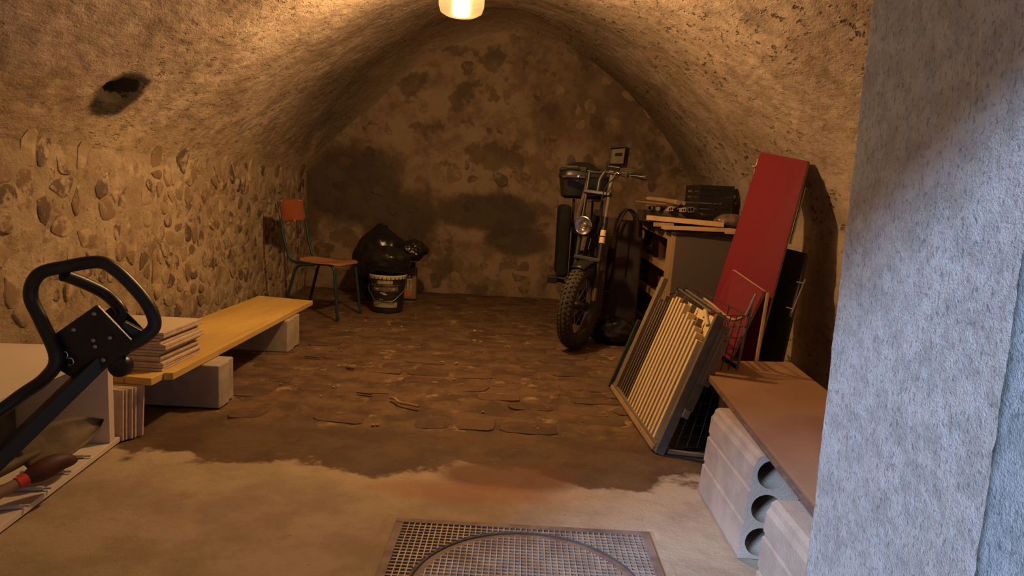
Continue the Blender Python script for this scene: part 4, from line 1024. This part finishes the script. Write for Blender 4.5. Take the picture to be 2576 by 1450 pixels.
# two black plastic crates stacked at the wall
for i in range(2):
    z0 = topz(5.8) + .004 + i * .148; ln = ('lower', 'upper')[i]
    cr = empty('plastic_crate', (1.58, 5.8, z0), 'black slotted plastic crate on the chest, %s of two' % ln, 'crate', 'black crates on the chest')
    x0, x1, y0, y1 = 1.395, 1.665, 5.52, 5.98
    MB().box(x0, x1, y0, y1, z0, z0 + .008).build('bottom', M_BLKP, cr)
    for zz in (.008, .052, .100):
        hgt = .028 if zz < .09 else .036
        MB().box(x0, x0 + .006, y0, y1, z0 + zz, z0 + zz + hgt).build('side_slat', M_BLKP, cr)
        MB().box(x1 - .006, x1, y0, y1, z0 + zz, z0 + zz + hgt).build('side_slat', M_BLKP, cr)
        MB().box(x0, x1, y1 - .006, y1, z0 + zz, z0 + zz + hgt).build('side_slat', M_BLKP, cr)
        MB().box(x0, x1, y0, y0 + .006, z0 + zz, z0 + zz + hgt + (.012 if zz < .09 else 0)).build('side_slat', M_BLKP, cr)
    for xx in (x0 - .003, x1 - .012):
        for yy in (y0 - .003, (y0 + y1) / 2, y1 - .012): MB().box(xx, xx + .015, yy, yy + .015, z0 + .001, z0 + .138).build('corner_post', M_BLKP, cr, bevel=.002)
bm_o = bagblob('wrapped_packet', (1.545, 5.13, topz(5.1) + .060), (.12, .085, .055), 33.0, 'film-wrapped brown packet beside the crates on the chest', 'packet', M_WRAP, .12, False, topz(5.1) + .004)

# ------------------------------------------------------------------ wire rack with slats (sheared box leaning right)
t_ = empty('slatted_rack', (.75, 3.25, 0), 'leaning metal rack with cream wooden slats and wire grille end', 'rack')
B0 = Vector((.607, 2.79, .004)); B1 = Vector((.547, 3.71, .004)); T0 = Vector((.824, 2.84, .585)); T1 = Vector((.770, 3.77, .600))
ey_ = (B1 - B0); es = (T0 - B0); en = Vector((.935, 0, -.35)).normalized(); fn = -en
def RP(t, s, n=0.): return lerp(lerp(B0, B1, t), lerp(T0, T1, t), s) - fn * n
def rbar(t0, t1, s0, s1, n0, n1):
    o = RP(t0, s0, n0)
    b = MB(); P8 = [RP(t0, s0, n0), RP(t1, s0, n0), RP(t1, s0, n1), RP(t0, s0, n1), RP(t0, s1, n0), RP(t1, s1, n0), RP(t1, s1, n1), RP(t0, s1, n1)]
    return b.add(P8, [(0, 1, 2, 3), (4, 7, 6, 5), (0, 4, 5, 1), (1, 5, 6, 2), (2, 6, 7, 3), (3, 7, 4, 0)])
rbar(.03, .60, .10, .985, .040, .044).build('backing_board', M_CREAM, t_)
hts = [.80, .84, .87, .90, .885, .93, .90, .97, .96, .99, .985, .96]
for i in range(12):
    k0 = .055 + i * .0505
    rbar(k0, k0 + .026, .045, hts[i], -.004, .032).build('slat', M_CREAM, t_, bevel=.001)
    if i % 3 != 1: rbar(k0 + .030, k0 + .038, .05, hts[i] + .03 * ((i * 7) % 3), .004, .030).build('slat', M_SLATW, t_, bevel=.001)
for k0, h_ in ((.675, .93), (.72, .90), (.765, .95), (.81, .88), (.855, .9)): rbar(k0, k0 + .010, .045, h_, .0, .032).build('lath', M_SLATW, t_, bevel=.001)
rbar(.90, .96, .03, 1.07, -.012, .015).build('wide_lath', M_SLATW, t_, bevel=.002)
rbar(-.01, 1.0, .0, .035, -.014, .05).build('bottom_rail', M_PINE2, t_, bevel=.002)
rbar(-.01, 1.0, .038, .06, -.008, .05).build('bottom_rail', M_SLATW, t_, bevel=.002)
rbar(1.015, 1.035, .0, .64, -.02, .0).build('green_bar', M_GREEN, t_, bevel=.002)
# steel angle frame at the near end
rbar(-.035, -.008, .0, 1.02, -.004, .035).build('angle_post', M_GALV, t_, bevel=.002)
rbar(-.05, -.036, .35, .97, .030, .065).build('angle_post', M_GALV, t_, bevel=.002)
rbar(-.06, -.052, .55, .92, .045, .080).build('joining_plate', M_SLATW, t_, bevel=.002)
rbar(-.06, -.036, .30, .36, .028, .055).build('hinge', M_STEEL, t_, bevel=.002)
for s_ in (.60, .88): MB().lathe(RP(-.06, s_, .062), [(.004, 0), (.004, .003)], 8, (0, -1, 0)).build('rivet', M_BLK, t_)
# wire grille at the near end and far end
GB = Vector((.890, 2.84, .012)); GT = Vector((.985, 2.90, .585))
def GP(a, c_): return lerp(lerp(B0 + Vector((.05, .015, .012)), GB, a), lerp(T0 + Vector((.03, .02, 0)), GT, a), c_)
g_ = MB()
for i in range(6): MB().cyl(GP(i / 5, 0), GP(i / 5, 1), .0022, 6).build('wire', M_WIRE, t_)
for i in range(13): MB().cyl(GP(0, i / 12), GP(1, i / 12), .0016, 6).build('wire', M_WIRE, t_)
MB().cyl(GP(1.03, -.01), GP(1.03, 1.12), .006, 10).build('grille_post', M_GALV, t_, True)
for dy in (.25, .5, .75, 1.0):
    off = Vector((-.05 * dy, .92 * dy, .01))
    MB().cyl(GP(1, 0) + off, GP(1, 1) + off, .0025, 6).build('wire', M_WIRE, t_)
for c_ in (.0, .33, .66, 1.): MB().cyl(GP(1, c_), GP(1, c_) + Vector((-.05, .92, .01)), .003, 6).build('wire', M_WIRE, t_)
MB().prism([RP(0, 0, .02) + Vector((.02, 0, .001)), GB, GB + Vector((-.05, .88, 0)), RP(1, 0, .02) + Vector((.02, 0, 0))], (0, 0, .006)).build('floor_tray', M_BLKP, t_)
MB().bar((.66, 2.775, .008), (.90, 2.74, .008), .022, .012).build('floor_strip', M_SLATW, t_)
MB().prism([GB + Vector((.004, .03, 0)), GB + Vector((-.046, .90, 0)), lerp(GB, GT, .62) + Vector((-.046, .90, 0)), lerp(GB, GT, .62) + Vector((.004, .03, 0))], (.004, 0, 0)).build('shade_sheet', M_NYLON, t_)  # black sheet added to stand in for the shade inside the rack
# chrome towel tubes on top
for k, (xo, zo, rr) in enumerate(((.085, .005, .0055), (.125, .0, .0075))):
    p = Vector((.80 + xo, 3.78, .570 + zo)); q = Vector((.765 + xo, 2.98, .575 + zo))
    MB().cyl(p, q, rr, 10).build('top_tube', M_STEEL, t_, True)
    MB().lathe(p, [(rr * 1.5, -.01), (rr * 1.9, 0), (rr * 1.5, .01)], 10, (0, 1, 0)).build('end_cap', M_BLKP, t_, True)
for yy in (3.7, 3.45, 3.2, 3.0): MB().cyl((.875, yy, .575), (.82, yy, .55), .003, 6).build('tube_link', M_WIRE, t_)
MB().tube(spline([(.955, 3.50, .565), (.945, 3.30, .565), (.937, 3.12, .558), (.945, 2.97, .552), (.975, 2.92, .575)], 6), .0065, 10).build('curved_rail', M_PINE2, t_, True)
MB().cyl((.975, 2.90, .585), (1.010, 2.90, .68), .0062, 10).build('upright_tube', M_STEEL, t_, True)
for k in range(3):
    c_ = Vector((.875 + .035 * k, 2.86, .545 - .01 * k))
    MB().tube([c_ + Vector((.016 * math.cos(a), 0, .026 * math.sin(a))) for a in [j * .45 for j in range(-2, 7)]], .003, 6).build('wire_hook', M_STEEL, t_, True)
MB().cyl((.80, 2.835, .545), (.80, 2.90, .60), .010, 10).build('corner_cap', M_CREAM, t_, True)

# ------------------------------------------------------------------ cabinet doors leaning at the right wall
def door(name, bn, bf, tn, tf, th_, mat, lab, parentless=True):
    bn, bf, tn, tf = map(Vector, (bn, bf, tn, tf)); nr = (bf - bn).cross(tn - bn).normalized()
    if nr.x > 0: nr = -nr              # faces the room
    back = -nr * th_
    t = empty(name, tuple((bn + bf) / 2), lab, 'door')
    i = .0015
    MB().prism([bn + back * .1, bf + back * .1, tf + back * .1, tn + back * .1], back * .9).build('core', M_CHIPB if mat is M_RED else mat, t)  # the dark panel's core is dark too, so its edge reads as shadow
    MB().prism([bn, bf, tf, tn], back * .1).build('red_face' if mat is M_RED else 'dark_face', mat, t)
    return t, nr
b0, bf0, tn0, tf0 = Vector((1.285, 3.70, .003)), Vector((1.045, 4.02, .003)), Vector((1.600, 3.965, 1.318)), Vector((1.438, 4.30, 1.383))
t_, nr = door('cabinet_door', b0, bf0, tn0, tf0, .019, M_RED, 'tall crimson cabinet door leaning against the right wall')
ev = (tn0 - b0).normalized(); sdn = (bf0 - b0).normalized()
def dpnt(c_, s_, n_): return lerp(lerp(b0, bf0, s_), lerp(tn0, tf0, s_), c_) + nr * n_
for c0, c1, tt_ in ((.90, .655, t_),):
    p, q = dpnt(c0, .045, -.062), dpnt(c1, .045, -.062)
    h_ = MB().cyl(p, q, .0065, 12).build('bar_handle', M_STEEL, t_, True)
    for c_ in (.865, .69): MB().cyl(dpnt(c_, .045, -.018), dpnt(c_, .045, -.062), .0045, 8).build('handle_post', M_STEEL, h_, True)
for c_ in (.865, .69): MB().lathe(dpnt(c_, .12, 0), [(.005, 0), (.005, .0015), (.002, .003)], 10, nr).build('screw', M_CHROME, t_, True)
MB().obox(dpnt(.90, 1.0, -.004), ev * .10, sdn * .004, -nr * .01).build('hinge_plate', M_STEEL, t_)
MB().cyl(dpnt(.93, 1.0, .004), dpnt(.93, 1.05, .012), .006, 8).build('hinge_arm', M_STEEL, t_, True)
ts, nr2 = door('cabinet_door', (1.035, 3.545, .003), (.925, 3.80, .003), (1.345, 3.745, .590), (1.240, 3.995, .676), .019, M_RED, 'shorter crimson cabinet door leaning in front of the tall one')
MB().prism([Vector((1.345, 3.745, .5905)), Vector((1.240, 3.995, .6765)), Vector((1.258, 4.002, .672)), Vector((1.363, 3.752, .586))], (0, 0, .002)).build('pale_top_edge', M_PINE, ts)
td, nr3 = door('cabinet_door', (1.43, 3.68, .003), (1.22, 4.10, .003), (1.62, 3.90, .80), (1.48, 4.32, .83), .018, M_DDOOR, 'dark panel leaning between the tall red door and wall')
p, q = Vector((1.590, 3.805, .662)), Vector((1.512, 3.75, .475))
h_ = MB().cyl(p, q, .0055, 10).build('bar_handle', M_GALV, td, True)
for c_ in (.12, .88):
    a = lerp(p, q, c_); MB().cyl(a, a + Vector((-.02, .05, 0)), .004, 8).build('handle_post', M_STEEL, h_, True)
o = MB().bar((1.175, 3.33, .004), (1.315, 3.60, .60), .030, .014, (1, 0, .2)).build('lath', M_PINE2, None, bevel=.002); tag(o, 'narrow brown lath standing between red doors and hardboard', 'lath')

# ------------------------------------------------------------------ hardboard on hollow blocks
t_ = empty('hardboard_shelf', (.98, 2.3, .325), 'brown hardboard sheets laid over hollow blocks in right foreground', 'board')
q0, q1, q2, q3 = Vector((.722, 1.32, .339)), Vector((.818, 3.035, .339)), Vector((1.262, 3.085, .339)), Vector((1.12, 1.30, .339))
MB().prism([q0, q3, q2, q1], (0, 0, .011)).build('sheet', M_HARD, t_, bevel=.001)
MB().prism([q0 + Vector((-.012, .01, -.013)), q3 + Vector((0, 0, -.013)), q2 + Vector((-.01, -.02, -.013)), q1 + Vector((-.004, -.05, -.013))], (0, 0, .0115)).build('sheet', M_HARDE, t_, bevel=.001)
def boolsub(o, cuts):
    for c_ in cuts:
        md = o.modifiers.new('b', 'BOOLEAN'); md.object = c_; md.operation = 'DIFFERENCE'; md.solver = 'EXACT'
    dg = bpy.context.evaluated_depsgraph_get(); me = bpy.data.meshes.new_from_object(o.evaluated_get(dg))
    o.modifiers.clear(); o.data = me
    for c_ in cuts: bpy.data.objects.remove(c_)
def hollow(x0, y0, y1, h, wd, lab, skew, ncol=2, chip=True):
    # side profile with two long grooves, extruded along Y, round and square channels cut through
    prof = []
    for z_, dx in ((0, .004), (.012, 0), (h * .335, .0), (h * .345, .006), (h * .375, .006), (h * .39, .001), (h * .655, .001), (h * .665, .007), (h * .695, .007), (h * .71, .002), (h - .035, .002), (h - .022, .010), (h - .008, .012), (h, .024)):
        prof.append((x0 + skew * z_ + dx, z_))
    poly = [(p[0], y0, p[1] + .001) for p in prof] + [(x0 + wd, y0, h + .001), (x0 + wd, y0, .001)]
    b = MB().prism(poly, (0, y1 - y0, 0)); o = b.build('hollow_block', [M_PINK])
    cuts = []
    r_ = h * .137
    for cc in range(ncol):
        for k in range(3):
            cx_, cz_ = x0 + .062 + cc * .120 + skew * (h * (.17 + .327 * k)), h * (.17 + .327 * k)
            if cc == 0 or cc == 2 or True:
                if cc % 2 == 0: c_ = MB().lathe((cx_, y0 - .05, cz_), [(r_, 0), (r_, y1 - y0 + .1)], 36, (0, 1, 0)).build('cut', M_PINK)
                else: c_ = MB().box(cx_ - .028, cx_ + .012, y0 - .05, y1 + .05, cz_ - .028 + .055, cz_ + .012 + .055) .build('cut', M_PINK, bevel=.005) if k < 2 else None
                if c_: cuts.append(c_)
    boolsub(o, cuts)
    for p_ in o.data.polygons:
        p_.use_smooth = False
    return tag(o, lab, 'block')
hollow(.692, 1.937, 2.395, .324, .46, 'pinkish hollow concrete block with round channels under the hardboard', .08, 3)
hollow(.655, 1.33, 1.690, .300, .42, 'nearest pinkish concrete block half hidden by the door reveal', .05, 3)
o = MB().box(.875, .92, 2.80, 2.84, .003, .322).build('wood_prop', M_PINE2, None, bevel=.003); tag(o, 'short wooden prop under the far edge of the hardboard', 'prop')

# ------------------------------------------------------------------ crumbs, twig and scraps on the floor
crumb_m = []
for k in range(4):
    bm = bmesh.new(); bmesh.ops.create_icosphere(bm, subdivisions=1, radius=1)
    for v in bm.verts: v.co = Vector((v.co.x * random.uniform(.7, 1.2), v.co.y * random.uniform(.6, 1.1), v.co.z * random.uniform(.35, .6)))
    me = bpy.data.meshes.new('crumb'); bm.to_mesh(me); bm.free(); me.materials.append(M_CRUMB); crumb_m.append(me)
def putcrumb(x, y_, s_):
    o = bpy.data.objects.new('plaster_crumb', random.choice(crumb_m)); COL.objects.link(o)
    o.location = (x, y_, float(zf(np.array([x]), np.array([y_]))[0]) + s_ * .35 + .004); o.scale = (s_, s_, s_); o.rotation_euler = (0, 0, random.uniform(0, 6))
    tag(o, 'small pale plaster crumb scattered on the paved floor', 'crumb', 'plaster crumbs on the floor')
for x, y_, s_ in ((-.98, 5.15, .014), (-.88, 5.12, .012), (-.32, 5.1, .016), (-.27, 5.08, .014), (-.30, 4.75, .016), (-.25, 4.72, .018), (-.45, 4.1, .017), (-.36, 4.08, .015), (-1.2, 5.3, .010), (-.62, 2.93, .011), (-.60, 2.93, .010)): putcrumb(x, y_, s_)
for k in range(70):
    putcrumb(random.uniform(-1.35, .9), random.uniform(3.0, 5.9), random.choice((.004, .005, .007, .009)))
tw = MB().tube(spline([(-.615, 3.30, .012), (-.585, 3.275, .016), (-.56, 3.235, .013), (-.50, 3.205, .014), (-.455, 3.185, .012)], 5), .007, 8).build('twig', M_LOG, None, True); tag(tw, 'short brown twig lying on the paved floor', 'twig')
for x, y_, a, lab in ((-1.28, 4.05, .2, 'dark wood splinter on the floor right of the far block'), (-.98, 3.85, .9, 'dark curled splinter in the middle of the floor'), (-.80, 3.37, .4, 'dark flat scrap left of the twig')):
    q = Vector((x, y_, .010)); d = Vector((math.cos(a), -math.sin(a) * .4, 0)) * .09
    tag(MB().bar(q, q + d, .016, .008).build('splinter', M_DUST, None, bevel=.002), lab, 'splinter')

for o in list(COL.objects):
    if '_o' in o: del o['_o']
